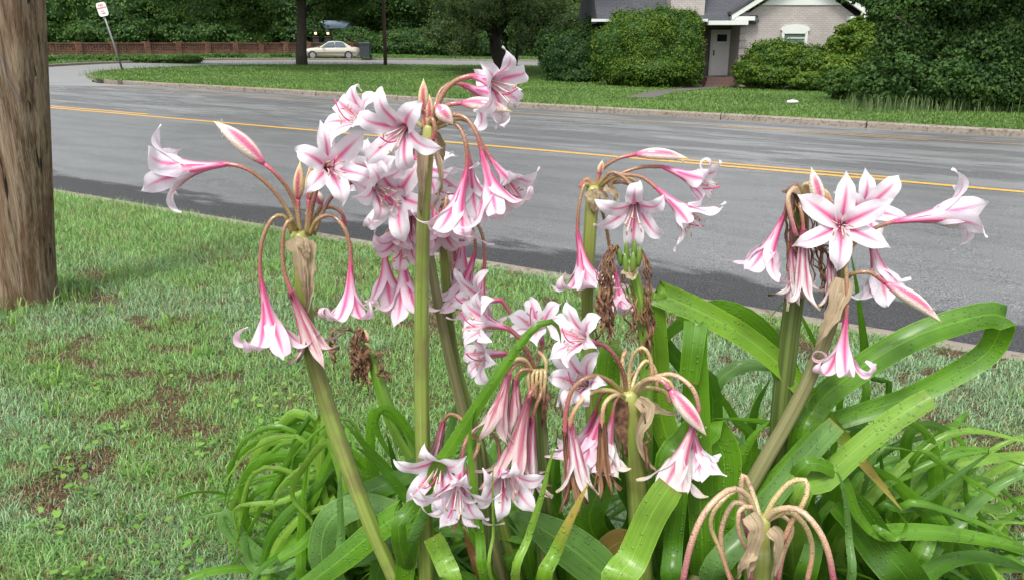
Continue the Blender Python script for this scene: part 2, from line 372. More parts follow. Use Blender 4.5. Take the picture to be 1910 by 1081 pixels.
m = NT('water', .02); m.b.inputs['Transmission Weight'].default_value = 1; m.b.inputs['IOR'].default_value = 1.33; m.col((1,1,1)); M['water'] = m.m
# building materials
def bricks(name, c1, c2, mort, sx, sy, msize=.012, bumpd=.006, rough=.7):
    m = NT(name, rough); o = m.geo(); s = m.n('ShaderNodeSeparateXYZ', Vector=o)
    h = m.math('ADD', s.outputs[0], m.math('MULTIPLY', s.outputs[1], .94)); v = m.n('ShaderNodeCombineXYZ', X=h, Y=s.outputs[2])
    b = m.n('ShaderNodeTexBrick', Vector=v, Color1=(*c1, 1), Color2=(*c2, 1), Mortar=(*mort, 1), Scale=1)
    b.inputs['Brick Width'].default_value = sx; b.inputs['Row Height'].default_value = sy; b.inputs['Mortar Size'].default_value = msize
    c = m.mix(m.mr(m.noise(o, 1.4, 4), .4, .7, 0, .5), b.outputs[0], tuple(x*.8 for x in c1)); m.col(c); m.bump(b.outputs['Fac'], -.6, bumpd); M[name] = m.m
bricks('grey_brick', (.38,.345,.32), (.45,.41,.38), (.29,.262,.24), .22, .085)
bricks('red_brick', (.12,.04,.028), (.22,.085,.05), (.2,.15,.11), .5, .17, .02)
bricks('floor_brick', (.11,.06,.05), (.15,.08,.065), (.13,.09,.08), .2, .1)
M['white'] = simple('white_paint', (.62,.65,.6), .5, .06, 3)
M['door'] = simple('door_paint', (.74,.74,.72), .45, .05, 3)
m = NT('shingles', .8); o = m.geo(); b = m.n('ShaderNodeTexBrick', Vector=m.map(o, (1,1.2,1)), Color1=(.045,.047,.055,1), Color2=(.075,.078,.09,1), Mortar=(.03,.03,.035,1), Scale=1)
b.inputs['Brick Width'].default_value = .35; b.inputs['Row Height'].default_value = .16; m.col(m.mix(m.noise(o, 1, 4), b.outputs[0], (.06,.065,.075))); M['shingles'] = m.m
m = NT('glass_dark', .05); m.col((.02,.025,.025)); M['glass'] = m.m
m = NT('window_blind', .4); o = m.geo(); wv = m.n('ShaderNodeTexWave', Vector=o, Scale=7, _bands_direction='Z'); m.col(m.mix(wv.outputs[0], (.26,.4,.36), (.38,.52,.48))); M['blind'] = m.m
M['dark'] = simple('dark_opening', (.018,.014,.012), .8)
M['metal'] = simple('galvanised', (.22,.22,.22), .5, .2, 20, .6)
M['sign_white'] = simple('sign_white', (.8,.8,.78), .35, .05, 5)
M['sign_red'] = simple('sign_red', (.55,.06,.06), .4, .05, 5)
M['plastic'] = simple('bin_plastic', (.035,.045,.05), .4, .2, 5)
M['litter'] = simple('litter', (.8,.8,.82), .4, .1, 20)
m = NT('champagne_paint', .22); m.col((.62,.58,.48)); m.b.inputs['Metallic'].default_value = .35; m.coat(1, .05); M['car'] = m.m
M['tyre'] = simple('tyre', (.02,.02,.02), .7); M['rim'] = simple('rim', (.55,.55,.55), .3, .1, 9, .7)
m = NT('car_glass', .05); m.col((.10,.14,.17)); m.b.inputs['Metallic'].default_value = .2; M['car_glass'] = m.m
m = NT('lamp_clear', .2); m.col((.7,.7,.66)); m.coat(1, .05); M['lens'] = m.m
M['lens_red'] = simple('lens_red', (.4,.02,.02), .2)
m = NT('lantern_glow', .4); m.b.inputs['Emission Color'].default_value = (1,.62,.22,1); m.b.inputs['Emission Strength'].default_value = 1.6; m.col((1,.8,.5)); M['glow'] = m.m
M['blue_roof'] = simple('blue_grey_roof', (.25,.33,.4), .5, .1, 2)
M['tan_wall'] = simple('tan_wall', (.25,.2,.15), .8, .15, 2)
M['path'] = simple('path_concrete', (.12,.11,.1), .6, .25, 3)
# ================================================================== THE SETTING
def loft(name, A, B, mat, off=0, na=60, nb=4, uvroad=False, kind='structure', drop=0):
    """sheet between polylines A and B following the terrain"""
    A = cr([Vector((a[0], a[1], 0)) for a in A], na); B = cr([Vector((b[0], b[1], 0)) for b in B], na)
    V = []; U = []
    for i in range(na):
        for j in range(nb):
            q = A[i].lerp(B[i], j/(nb-1)); V.append((q.x, q.y, H(q.x, q.y)+off))
            U.append((q.dot(RD), q.dot(RN)))
    Fc = [(i*nb+j, i*nb+j+1, (i+1)*nb+j+1, (i+1)*nb+j) for i in range(na-1) for j in range(nb-1)]
    o = npmesh(name, V, Fc, mat, None, U); o['kind'] = kind
    if o.data.polygons[0].normal.z < 0: o.data.flip_normals()
    return o
# ground: one sheet to the horizon
gx = np.concatenate([np.arange(-240, -60, 12), np.arange(-60, 60, 2), np.arange(60, 241, 12)]).astype(float)
gy = np.concatenate([np.arange(-60, -4, 8), np.arange(-4, 100, 2), np.arange(100, 400, 20)]).astype(float)
X_, Y_ = np.meshgrid(gx, gy); V = np.stack([X_.ravel(), Y_.ravel(), Hs(X_, Y_).ravel()-.16], 1)
nx = len(gx); ii = np.arange((len(gy)-1)*(nx-1)); r_ = ii//(nx-1); c_ = ii % (nx-1)
o = npmesh('ground', V, np.stack([r_*nx+c_, r_*nx+c_+1, (r_+1)*nx+c_+1, (r_+1)*nx+c_], 1), M['turf']); o['kind'] = 'structure'
VN, VC, VF, VK = 4.16, 10.45, 16.65, 18.3
U0, U1, UT = -75, 45, -27.8
loft('road', [road(u, VN+.0) for u in (U0, U1)], [road(u, VK) for u in (U0, U1)], M['asphalt'], -.11, 140, 40)
loft('near_lawn', [road(U0, VN-.13), road(U1, VN-.13)], [road(U0, -30), road(U1, -30)], M['soil'], 0, 120, 30)
def stripe(name, u0, u1, v, mat, wd=.11):
    return loft(name, [road(u0, v-wd/2), road(u1, v-wd/2)], [road(u0, v+wd/2), road(u1, v+wd/2)], mat, -.106, max(8, int((u1-u0)/1.0)), 2)
stripe('road_marking', U0, U1, VC, M['yellow'], .13)
for (xa, ya, xb, yb) in ((95, 198, 285, 213), (1255, 293, 1680, 328)):
    a, b = G(xa, ya, -.11), G(xb, yb, -.11); stripe('road_marking', a.dot(RD), b.dot(RD), VC+.28, M['yellow'])
stripe('road_marking', U0, U1, VF, M['yellow_worn'], .1)
a, b = G(1340, 237, -.11), G(1730, 262, -.11); stripe('road_marking', a.dot(RD), b.dot(RD), VF-.26, M['yellow_worn'], .1)
def kerb(name, pts, inward, wd, top, bot, seg=3.0, r=.03):
    """kerb stones along a polyline; inward = +1 if the lawn is on the left of the direction of travel"""
    P_ = [Vector((q[0], q[1], 0)) for q in pts]; L = sum((P_[i+1]-P_[i]).length for i in range(len(P_)-1))
    n = max(2, int(L/seg)); nn = n*6; C = cr(P_, nn+1); mb = MB()
    for k in range(n):
        sub = [k*6+j for j in range(7)]; rows = []
        jit = random.uniform(-.006, .006)
        for ci, idx in enumerate(sub):
            q = C[idx].copy(); t = (C[min(idx+1, nn)]-C[max(idx-1, 0)]).normalized(); s = Vector((-t.y, t.x, 0))*inward
            if ci == 0: q += t*.012
            if ci == 6: q -= t*.012
            h = H(q.x, q.y); w1 = random.uniform(-.006, .006)
            prof = [(w1, bot), (.0+w1, top-r+jit), (r*.5, top-.008+jit), (r*1.6, top+jit), (wd, top+jit), (wd, bot)]
            rows.append([Vector((q.x+s.x*a, q.y+s.y*a, h+z)) for a, z in prof])
        mb.grid(rows); nb = len(mb.V)
        mb.F.append(tuple(nb-42+i for i in range(6))); mb.F.append(tuple(nb-6+i for i in range(5, -1, -1)))
    o = mb.build(name, M['kerb'], smooth=False); o['kind'] = 'structure'; return o
kerb('kerb', [road(U0, VN), road(U1, VN)], -1, .17, .006, -.16)
isl_back = [(-15.9, 30.6), (-17.6, 33.0), (-19.3, 37.5), (-19.7, 42.5), (-18.2, 47.5), (-14, 51.5), (-9, 54.0), (-2, 56.5), (8, 58), (40, 60)]
kerb('kerb', [road(u, VK) for u in (UT+1.2, 45)], 1, .17, .03, -.16)
kerb('kerb', [road(UT+1.2, VK), road(UT+.3, VK+.08), road(UT-.3, VK+.8), (-16.2, 31.6), (-17.9, 34.2), (-19.5, 38.6), (-19.7, 42.5)], 1, .17, .03, -.16, 1.5)
# far lawn (island and house lawn in one)
def lawnA(n):
    return [road(UT+(45-UT)*i/n, VK+.12) for i in range(n+1)]
A = lawnA(12); B = cr([Vector((*q, 0)) for q in isl_back], 13); B = [(q.x, q.y) for q in B]
loft('far_lawn', A, B, M['turf'], .0, 90, 40)
# side street
far_edge = [(-26, 30), (-25.6, 42), (-25.0, 50), (-21.5, 57.5), (-16.5, 62), (-9, 67), (-1, 70), (10, 72), (40, 74)]
inner = [(-15.2, 29.4), (-17.2, 33), (-19.1, 37.5), (-19.5, 42.5), (-18, 47.5), (-13.8, 51.5), (-8.8, 54), (-1.8, 56.5), (40, 60)]
loft('side_street', [(-30, 24)]+far_edge, [(-12, 27.8)]+inner, M['side'], -.104, 70, 12)
kerb('kerb', far_edge[1:], 1, .2, .03, -.14, 3)
loft('verge', [(q[0]-.15, q[1]+.15) for q in far_edge], [(-60, 30), (-60, 50), (-55, 75), (-40, 85), (-25, 95), (-10, 100), (0, 105), (10, 108), (60, 110)], M['turf'], .01, 50, 16)
# house walk
a = [G(1165, 182), G(1215, 171), G(1275, 165), G(1300, 160)]; b = [G(1215, 184), G(1262, 172), G(1325, 166), G(1368, 160)]
loft('path', [(q.x, q.y) for q in a], [(q.x, q.y) for q in b], M['path'], .012, 12, 3)

# ------------------------------------------------------------------ grass (nobody could count it)
def blades(name, x, y, h, wd, cols, lean, mat, off=0.0, seg=2):
    n = len(x); z = Hs(x, y)+off; az = rng.random(n)*2*PI; fa = az+rng.normal(0, .5, n)+PI/2
    lx, ly = np.cos(az)*lean*h, np.sin(az)*lean*h; sx, sy = np.cos(fa)*wd/2, np.sin(fa)*wd/2
    hz = h*np.sqrt(np.maximum(.06, 1-np.minimum(lean, .97)**2))
    V = np.empty((n, 5, 3), np.float32)
    V[:, 0] = np.stack([x-sx, y-sy, z-.003], 1); V[:, 1] = np.stack([x+sx, y+sy, z-.003], 1)
    mx, my, mz = x+lx*.38, y+ly*.38, z+hz*.68
    V[:, 2] = np.stack([mx+sx*.8, my+sy*.8, mz], 1); V[:, 3] = np.stack([mx-sx*.8, my-sy*.8, mz], 1)
    V[:, 4] = np.stack([x+lx, y+ly, z+hz*.95], 1)
    b = np.arange(n)*5
    Fc = np.concatenate([np.stack([b, b+1, b+2], 1), np.stack([b, b+2, b+3], 1), np.stack([b+3, b+2, b+4], 1)])
    c = np.repeat(cols, 5, 0)
    o = npmesh(name, V.reshape(-1, 3), Fc, M['grass_blades'], None, None, c, smooth=False); o['kind'] = 'stuff'; return o
def near_pts(n, y0, y1, pw):
    yy = y0+(y1-y0)*rng.random(n)**pw; xx = (rng.random(n)*2-1)*(.76*yy+.9)
    v = xx*RN.x+yy*RN.y; k = (v < VN-.16)
    return xx[k], yy[k]
def patch(x, y):  # 1 = bare soil
    return np.clip((fbm(x*5.2+3, y*7.5+9, 4)-.61)/.07, 0, 1)*np.clip((5.2-y)/1.2, 0, 1)
def mixc(a, b, t): return np.array(a)[None]*(1-t[:, None])+np.array(b)[None]*t[:, None]
x, y = near_pts(960000, 1.35, 8.2, 1.35); pt = patch(x, y); keep = rng.random(len(x)) > pt*.55; x, y, pt = x[keep], y[keep], pt[keep]
sp1 = fbm(x*1.3, y*1.3+40, 3); t = rng.random(len(x)); sp2 = fbm(x*5+9, y*5, 3)
cb = mixc((.16,.33,.14), (.42,.62,.35), t); cy = mixc((.14,.32,.075), (.34,.56,.17), t)
far = np.clip((y-3.4)/2.0, 0, 1); wgt = np.clip(np.clip((sp1-.42)/.2, 0, 1)+far, 0, 1)
col = cb*(1-wgt[:, None])+cy*wgt[:, None]
dry = rng.random(len(x)) < (.09+.10*(fbm(x*3+5, y*4, 3) > .55)+.5*pt*(pt > .12)); col[dry] = mixc((.17,.085,.04), (.36,.24,.12), t)[dry]
pale = rng.random(len(x)) < .05; col[pale] = (.34,.42,.3)
h = rng.uniform(.016, .042, len(x))*(1+.9*far)*(1-.35*pt)*(.7+.9*sp2); lean = np.clip(rng.normal(.8, .2, len(x)), .1, .97)
blades('grass', x, y, h, rng.uniform(.0016, .0034, len(x))*(1+.25*far), col, lean, 'grass_blades')
# broad weeds in the lawn: rosettes of small leaves
def weeds(name, n, R, lf, cols, minh=.01, maxh=.05, seed=0, centers=None):
    V = []; Fc = []; C = []
    if centers is None:
        x, y = near_pts(n*3, 1.5, 5.5, 1.2); k = fbm(x*1.1+seed, y*1.1+seed*3, 3) > .52; x, y = x[k][:n], y[k][:n]
    else: x = np.array([c[0] for c in centers]); y = np.array([c[1] for c in centers]); n = len(x)
    for cx, cy in zip(x, y):
        R_ = R*random.uniform(.5, 1.3); c0 = random.random()
        for k in range(random.randint(6, 16)):
            a = random.random()*2*PI; rr = R_*random.random(); px, py = cx+math.cos(a)*rr, cy+math.sin(a)*rr
            pz = H(px, py)+random.uniform(minh, maxh); L = lf*random.uniform(.6, 1.3); d = Vector((math.cos(a), math.sin(a), random.uniform(-.3, .6))).normalized()
            s = Vector((-math.sin(a), math.cos(a), random.uniform(-.4, .4))).normalized()*L*.33; b = len(V); p0 = Vector((px, py, pz))
            V += [p0, p0+d*L*.3+s, p0+d*L*.7+s*.8, p0+d*L, p0+d*L*.7-s*.8, p0+d*L*.3-s]; Fc.append((b, b+1, b+2, b+3)); Fc.append((b, b+3, b+4, b+5))
            t = random.random(); C += [[cols[0][i]*(1-t)+cols[1][i]*t for i in range(3)]]*6
    o = npmesh(name, V, Fc, M['grass_blades'], None, None, np.array(C), smooth=False); o['kind'] = 'stuff'; return o
weeds('clover', 650, .05, .010, ((.07,.19,.03), (.16,.34,.05)), seed=2)
weeds('creeping_weeds', 110, .06, .024, ((.12,.26,.04), (.22,.42,.07)), seed=7)
# broad-bladed clumps standing a little above the mown grass
xs, ys, hs2 = [], [], []
for i in range(85):
    yy = 1.6+4.2*random.random()**1.3; xx = (random.random()*2-1)*(.72*yy+.2)
    if xx*RN.x+yy*RN.y > VN-.3: continue
    for k in range(random.randint(7, 22)): xs.append(xx+random.gauss(0, .022)); ys.append(yy+random.gauss(0, .022)); hs2.append(random.uniform(.04, .095))
xs, ys = np.array(xs), np.array(ys); t = rng.random(len(xs))
blades('grass_clumps', xs, ys, np.array(hs2), rng.uniform(.004, .008, len(xs)), mixc((.13,.30,.04), (.27,.46,.1), t), np.clip(rng.normal(.6, .2, len(xs)), .1, .95), 'grass_blades')
xs, ys = [], []
for i in range(420):
    an = random.random()*2*PI; rr = random.uniform(.14, .30)+abs(random.gauss(0, .03)); xs.append(-2.53+rr*math.cos(an)); ys.append(3.86+rr*math.sin(an))
xs, ys = np.array(xs), np.array(ys); t = rng.random(len(xs))
blades('pole_base_weeds', xs, ys, rng.uniform(.04, .13, len(xs)), rng.uniform(.003, .008, len(xs)), mixc((.10,.22,.04), (.30,.44,.14), t), np.clip(rng.normal(.5, .25, len(xs)), .1, .95), 'grass_blades')
# dead litter on the soil
x, y = near_pts(50000, 1.4, 5.5, 1.1); pt = patch(x, y); k = (pt > .1) | (rng.random(len(x)) < .08); x, y = x[k], y[k]; t = rng.random(len(x))
blades('dry_thatch', x, y, rng.uniform(.015, .05, len(x)), rng.uniform(.001, .0025, len(x)), mixc((.13,.06,.03), (.42,.28,.14), t), np.full(len(x), .955), 'grass_blades')
# far lawn tufts
poly = [(q[0], q[1]) for q in lawnA(20)]+[(q.x, q.y) for q in reversed(cr([Vector((*q, 0)) for q in isl_back], 40))]
n = 520000; yy = 12+46*rng.random(n)**1.7; xx = (rng.random(n)*2-1)*(.72*yy+2)
k = in_poly(xx, yy, poly); xx, yy = xx[k], yy[k]; dd = rng.random(len(xx)); sp1 = fbm(xx*.5, yy*.5, 4); t = rng.random(len(xx))
pa = [G(1165, 182), G(1215, 171), G(1275, 165), G(1300, 160), G(1368, 160), G(1325, 166), G(1262, 172), G(1215, 184)]
k = ~in_poly(xx, yy, [(q.x, q.y) for q in pa]); xx, yy, sp1, t = xx[k], yy[k], sp1[k], t[k]
col = mixc((.07,.165,.025), (.18,.32,.06), np.clip(t*.5+sp1*1.3-.35, 0, 1)); kk = rng.random(len(xx)) < .06; col[kk] = (.24,.27,.09)
hh = rng.uniform(.03, .075, len(xx))*(.8+.01*yy); kk2 = (xx*RN.x+yy*RN.y) < VK+1.2; hh[kk2] *= 1.4
sz = .004+.0005*yy
blades('lawn_grass', xx, yy, hh, sz*rng.uniform(.8, 1.4, len(xx)), col, np.clip(rng.normal(.6, .2, len(xx)), .1, .95), 'grass_blades')
# verge grass beyond the side street
pv = [(q[0]-.3, q[1]+.4) for q in far_edge]+[(10, 84), (-5, 84), (-20, 82), (-30, 72), (-40, 62), (-45, 40)]
n = 60000; yy = 40+42*rng.random(n); xx = -44+60*rng.random(n); k = in_poly(xx, yy, pv); xx, yy = xx[k], yy[k]; t = rng.random(len(xx))
blades('verge_grass', xx, yy, rng.uniform(.06, .14, len(xx)), np.full(len(xx), .05), mixc((.05,.14,.02), (.12,.24,.04), t), np.clip(rng.normal(.5, .2, len(xx)), .1, .95), 'grass_blades', .01)
# tall weeds: along the side-street edge of the island and below the right-hand tree
xs, ys = [], []
for q in cr([Vector((*q, 0)) for q in isl_back[1:7]], 900):
    if random.random() < .6: xs.append(q.x+random.uniform(.1, 1.2)); ys.append(q.y-random.uniform(.0, 1.0))
for i in range(1600):
    g_ = G(random.uniform(1580, 1910), random.uniform(196, 212)); xs.append(g_.x+random.uniform(-.3, .8)); ys.append(g_.y+random.uniform(-.2, .5))
xs, ys = np.array(xs), np.array(ys); t = rng.random(len(xs))
blades('tall_grass', xs, ys, rng.uniform(.18, .55, len(xs))*np.where(xs > 0, 1, .6), np.full(len(xs), .014), mixc((.06,.12,.03), (.2,.27,.1), t), np.clip(rng.normal(.3, .15, len(xs)), .02, .8), 'grass_blades')

# ================================================================== LARGE THINGS
# ---- wooden utility pole, left foreground
b0 = Vector((P(51, 565, 3.85).x, 3.85, H(-2.5, 3.85))); t0 = P(24, 0, 3.85); ax = (t0-b0)/(t0.z-b0.z)
pole = thing('utility_pole', 'weathered wooden utility pole standing in the grass at the left edge', 'utility pole', b0)
rows = []; nz, na = 110, 96
for i in range(nz+1):
    z = -.1+9*(i/nz)**1.8; c = b0+ax*z; r = .135-.0045*z+.012*math.exp(-max(0,z)*7); row = []
    for k in range(na+1):
        a = 2*PI*(k % na)/na; p3 = Vector((math.cos(a), math.sin(a), 0))
        d = .007*mn.noise(Vector((p3.x*2.2, p3.y*2.2, z*.5)))+.004*mn.noise(Vector((p3.x*9, p3.y*9, z*.7)))
        ck = mn.noise(Vector((p3.x*13+5, p3.y*13, z*.33))); d -= .007*max(0, ck-.3)*3
        kn = math.exp(-((p3.x+.1)**2*30+(z-1.06)**2*260)) if p3.y < 0 else 0; d += .012*kn
        row.append(c+p3*(r+d))
    rows.append(row)
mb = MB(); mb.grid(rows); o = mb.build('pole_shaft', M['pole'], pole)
mb = MB(); pts = []
for (x, y) in ((-60, 30), (-25, 80), (0, 108), (12, 150), (30, 187), (33, 192)):
    q = P(x, y, 3.7); cz = b0+ax*(q.z-b0.z); d = Vector((q.x-cz.x, 0, 0)); dx = max(-.135, min(.135, d.x)); yy = -math.sqrt(max(0, .137**2-dx*dx))
    pts.append(Vector((q.x, cz.y+yy-.008, q.z)) if abs(d.x) < .14 else Vector((q.x, 3.72, q.z)))
mb.tube(cr(pts, 20), .0028, 6); mb.build('ground_wire', M['metal'], pole)
# ---- thin pole in the middle distance
b1 = G(719, 122); q1 = P(715, 0, b1.y)
pl = thing('utility_pole', 'thin brown wooden pole rising from the far lawn beside the road', 'utility pole', b1)
mb = MB(); d_ = (q1-b1); mb.tube([b1-d_*.02, b1+d_*.5, b1+d_, b1+d_*2.2], [.12, .115, .11, .09], 12); mb.build('pole_shaft', simple('brown_pole_wood', (.075,.04,.03), .8, .3, 3), pl)
# ---- leaning no parking sign
b2 = G(229, 131); Ys = b2.y; tp = P(194, 27, Ys); tp2 = P(186, 6, Ys)
sg = thing('parking_sign', 'leaning metal post with a small white and red parking sign on the lawn corner', 'sign', b2)
mb = MB(); mb.tube([b2-Vector((0,0,.1)), b2.lerp(tp, .5), tp2], .05, 6); mb.build('post', M['metal'], sg)
dr = (tp2-b2).normalized(); rt = dr.cross(Vector((0,1,0))).normalized(); rt = -rt if rt.x < 0 else rt; nrm = Vector((0,-1,0))
sc = 1/ppm(P(192, 18, Ys)); cs = P(192.5, 18, Ys)+nrm*.08
Mx = Matrix((( *rt, 0), (*(-nrm), 0), (*dr, 0), (0,0,0,1))).transposed(); Mx.translation = cs
W_, H_ = 9.2*sc, 12.2*sc
mb = MB(); pr = []
for cx, cz, a0 in ((W_-.12, H_-.12, 0), (-W_+.12, H_-.12, 90), (-W_+.12, -H_+.12, 180), (W_-.12, -H_+.12, 270)):
    for k in range(5): a = math.radians(a0+k*22.5); pr.append((cx+.12*math.cos(a), cz+.12*math.sin(a)))
mb.prism(pr, -.02, .02, Mx); pn = mb.build('sign_panel', M['sign_white'], sg, smooth=False)
def text(s, size, z, parent, mat, x=0):
    cu = bpy.data.curves.new('lettering', 'FONT'); cu.body = s; cu.size = size; cu.align_x = 'CENTER'; cu.align_y = 'CENTER'; cu.extrude = .004; cu.offset = size*.02
    o = bpy.data.objects.new('lettering', cu); COL.objects.link(o); cu.materials.append(mat); o.parent = parent
    R = Matrix((( *rt, 0), (*dr, 0), (*nrm, 0), (0,0,0,1))).transposed()
    R.translation = cs-b2+nrm*.026+dr*z+rt*x
    bpy.context.view_layer.update(); me = bpy.data.meshes.new_from_object(o.evaluated_get(bpy.context.evaluated_depsgraph_get())); bpy.data.objects.remove(o)
    me.transform(R); me.materials.clear(); me.materials.append(mat); o = bpy.data.objects.new('lettering', me); COL.objects.link(o); o.parent = parent; return o
for s_, sz_, z_ in (('NO', 6.2, 7.2), ('PARKING', 4.0, 2.4), ('ANY', 3.2, -3.2), ('TIME', 3.6, -7.2)): text(s_, sz_*sc, z_*sc, pn, M['sign_red'])

# ---- openwork brick wall
WY = [G(75, 103), G(330, 102), G(575, 100.5)]
wl = thing('brick_wall', 'long low openwork red brick garden wall with piers behind the side street', 'wall', Vector((WY[1].x, WY[1].y, WY[1].z)))
pA, pB = WY[0], WY[2]; dirw = Vector((pB.x-pA.x, pB.y-pA.y, 0)); Lw = dirw.length; dirw.normalize(); nw = Vector((dirw.y, -dirw.x, 0))
def topz(u): 
    q = pA+dirw*u; return P(955+F*0, 79, 10).z  # replaced below
ext = 16; piers = [-ext]+[-8, 0]
npan = 9; stepw = Lw/npan
def wz(q, ypx):  # height of pixel row ypx at point q
    return P(955+q.x/ppm(q)*0, ypx, q.y).z
def wallpt(u): q = pA+dirw*u; q.z = H(q.x, q.y); return q
for i in range(-2, npan+5):
    u0, u1 = i*stepw, (i+1)*stepw; q0, q1 = wallpt(u0), wallpt(u1)
    zt0, zt1 = wz(q0, 79.5), wz(q1, 79.5)
    mb = MB(); hb = .42
    nrow = 9; cw = .42
    th = .12
    def bx(mb, ua, ub, za, zb, t=th):
        for_pts = []
        for (u, zf) in ((ua, za), (ub, za), (ub, zb), (ua, zb)):
            q = wallpt(u); zt = wz(q, 79.5); zbse = q.z-.1; for_pts.append((q, zbse+(zt-zbse)*zf))
        vs = [Vector((q.x+nw.x*s*t, q.y+nw.y*s*t, z)) for s in (-1, 1) for q, z in for_pts]
        mb.add(vs, [(0,1,2,3), (7,6,5,4), (0,4,5,1), (1,5,6,2), (2,6,7,3), (3,7,4,0)])
    bx(mb, u0+.222, u1-.222, 0, hb)
    for r in range(nrow):       # lattice of bricks with gaps
        za = hb+(.9-hb)*r/nrow; zb = hb+(.9-hb)*(r+1)/nrow-.001
        u = u0+.222+(cw*.5 if r % 2 else 0)
        while u < u1-.3: bx(mb, u, min(u+cw*.66, u1-.222), za, zb); u += cw
    mb.build('panel', M['red_brick'], wl, smooth=False)
    mb = MB(); bx(mb, u0+.222, u1-.222, .9, 1.0, th+.05); mb.build('coping', M['red_brick'], wl, smooth=False)
    mb = MB(); bx(mb, u0-.22, u0+.22, 0, 1.05, .26); mb.build('pier', M['red_brick'], wl, smooth=False)

# ---- house on the right
HY, DY = 35.2, 36.8
def hx(x, Y=HY): return P(x, 90, Y).x
def hz(y, Y=HY): return P(955, y, Y).z
gz = H(hx(1470), HY)
hs_ = thing('brick_house', 'grey painted brick bungalow with white trimmed gable and dark shingle roof behind the shrubs', 'house', Vector((hx(1470), HY+3, gz)))
mb = MB(); xl, xr = hx(1379), hx(1592); ze = hz(33); xa = hx(1486); zp = hz(10)
wx0, wx1, wz0, wz1 = hx(1455), hx(1503), hz(86), hz(56)
mb.box(xl, wx0, HY, HY+.3, gz-.2, ze); mb.box(wx1, xr, HY, HY+.3, gz-.2, ze); mb.box(wx0, wx1, HY, HY+.3, gz-.2, wz0); mb.box(wx0, wx1, HY, HY+.3, wz1+.12, ze)
slope = (hz(0)-hz(31))/(hx(1427)-hx(1380))
mb.prism([(xl, ze), (xr, ze), (hx(1560), zp), (hx(1412), zp)], HY, HY+.3)
mb.box(xl-.003, xl+.3, HY+.3, HY+6, gz-.2, ze); mb.box(xr-.3, xr, HY+.3, HY+6, gz-.2, ze)
mb.build('wall', M['grey_brick'], hs_, smooth=False)
mb = MB(); mb.prism([(hx(1412), zp), (hx(1560), zp), (xa, zp+(xa-hx(1412))*slope)], HY-.05, HY+.25); gp = mb.build('gable_panel', M['white'], hs_, smooth=False)
ap = ze+(xa-xl+.5)*slope
mb = MB()
for s in (-1, 1):
    ex = xl-.55 if s < 0 else xr+.55; e0 = (ex, ze-.12); a0 = (xa, ze-.12+abs(xa-ex)*slope)
    mb.prism([e0, (ex, ze+.1), (xa, a0[1]+.24), a0], HY-.45, HY-.3)                       # rake board
    mb.box(min(ex, ex-s*1.0), max(ex, ex-s*1.0), HY-.42, HY+.1, ze-.14, ze+.03)            # eave return
    mb.box(min(ex, ex-s*.8)+.05, max(ex, ex-s*.8)-.05, HY-.3, HY+.05, ze-.3, ze-.145)
mb.build('trim', M['white'], hs_, smooth=False)
mb = MB()
for s in (-1, 1):
    ex = xl-.6 if s < 0 else xr+.6; e0 = (ex, ze+.02); a0 = (xa, ze+.02+abs(xa-ex)*slope)
    mb.prism([(ex, ze+.1), (ex, ze+.22), (xa, a0[1]+.3), (xa, a0[1]+.2)], HY-.5, HY+7)
# main roof with ridge parallel to the street
def mainroof(mb, x0, x1, ye, zev, rise=3.6, run=5.2):
    Mr = Matrix.Identity(4)
    vs = [(x0, ye, zev), (x1, ye, zev), (x1, ye+run, zev+rise), (x0, ye+run, zev+rise), (x0, ye, zev-.1), (x1, ye, zev-.1), (x1, ye+2*run, zev), (x0, ye+2*run, zev)]
    mb.add([Vector(v) for v in vs], [(0,1,2,3), (3,2,6,7), (0,4,5,1), (0,3,7,4), (1,5,6,2), (4,7,6,5)])
mainroof(mb, hx(1104, DY), hx(1388, DY), DY-1.9, hz(38, DY-1.9))
mainroof(mb, hx(1570, DY), hx(1800, DY), DY-1.0, hz(33, DY))
mb.build('roof', M['shingles'], hs_, smooth=False)
# porch: recessed entry
pz = gz+.45; px0, px1 = hx(1296, DY), hx(1379, DY)
mb = MB(); mb.box(hx(1122, DY), px0+.02, DY-.6, DY-.3, gz-.2, hz(44, DY))
mb.box(px0, hx(1321, DY), DY, DY+.3, gz, hz(46, DY)); mb.box(hx(1370, DY), px1+.6, DY, DY+.3, gz, hz(46, DY)); mb.box(hx(1321, DY), hx(1370, DY), DY, DY+.3, hz(55, DY), hz(46, DY))
mb.box(px0-.002, px0+.3, DY-.3, DY-.002, gz, hz(44, DY))
mb.build('wall', simple('porch_brick', (.13,.10,.09), .8, .15, 8), hs_, smooth=False)
mb = MB(); mb.box(px0, xl+.1, DY-2.3, DY-2.1, hz(47, DY-2.2), hz(39, DY-2.2)); mb.box(px0, xl+.1, DY-2.1, DY+.2, hz(47, DY-2.2)+.05, hz(47, DY-2.2)+.1); mb.box(hx(1100), px0, DY-2.12, DY-1.95, hz(41, DY-2), hz(36, DY-2))
mb.build('porch_fascia', M['white'], hs_, smooth=False)
mb = MB(); mb.box(px0+.25, xl+.1, DY-1.7, DY+.1, gz-.1, pz-.0); mb.box(px0+.1, xl-.1, DY-2.1, DY-1.7, gz-.1, gz+.28); mb.box(px0-.05, xl-.2, DY-2.5, DY-2.1, gz-.1, gz+.13)
mb.build('steps', M['floor_brick'], hs_, smooth=False)
dx0, dx1, dz0, dz1 = hx(1324, DY), hx(1366, DY), pz+.0, hz(56, DY)
mb = MB(); mb.box(dx0, dx0+.11, DY-.06, DY+.05, dz0, dz1); mb.box(dx1-.11, dx1, DY-.06, DY+.05, dz0, dz1); mb.box(dx0+.11, dx1-.11, DY-.06, DY+.05, dz1-.12, dz1)
fr = mb.build('door_frame', M['white'], hs_, smooth=False)
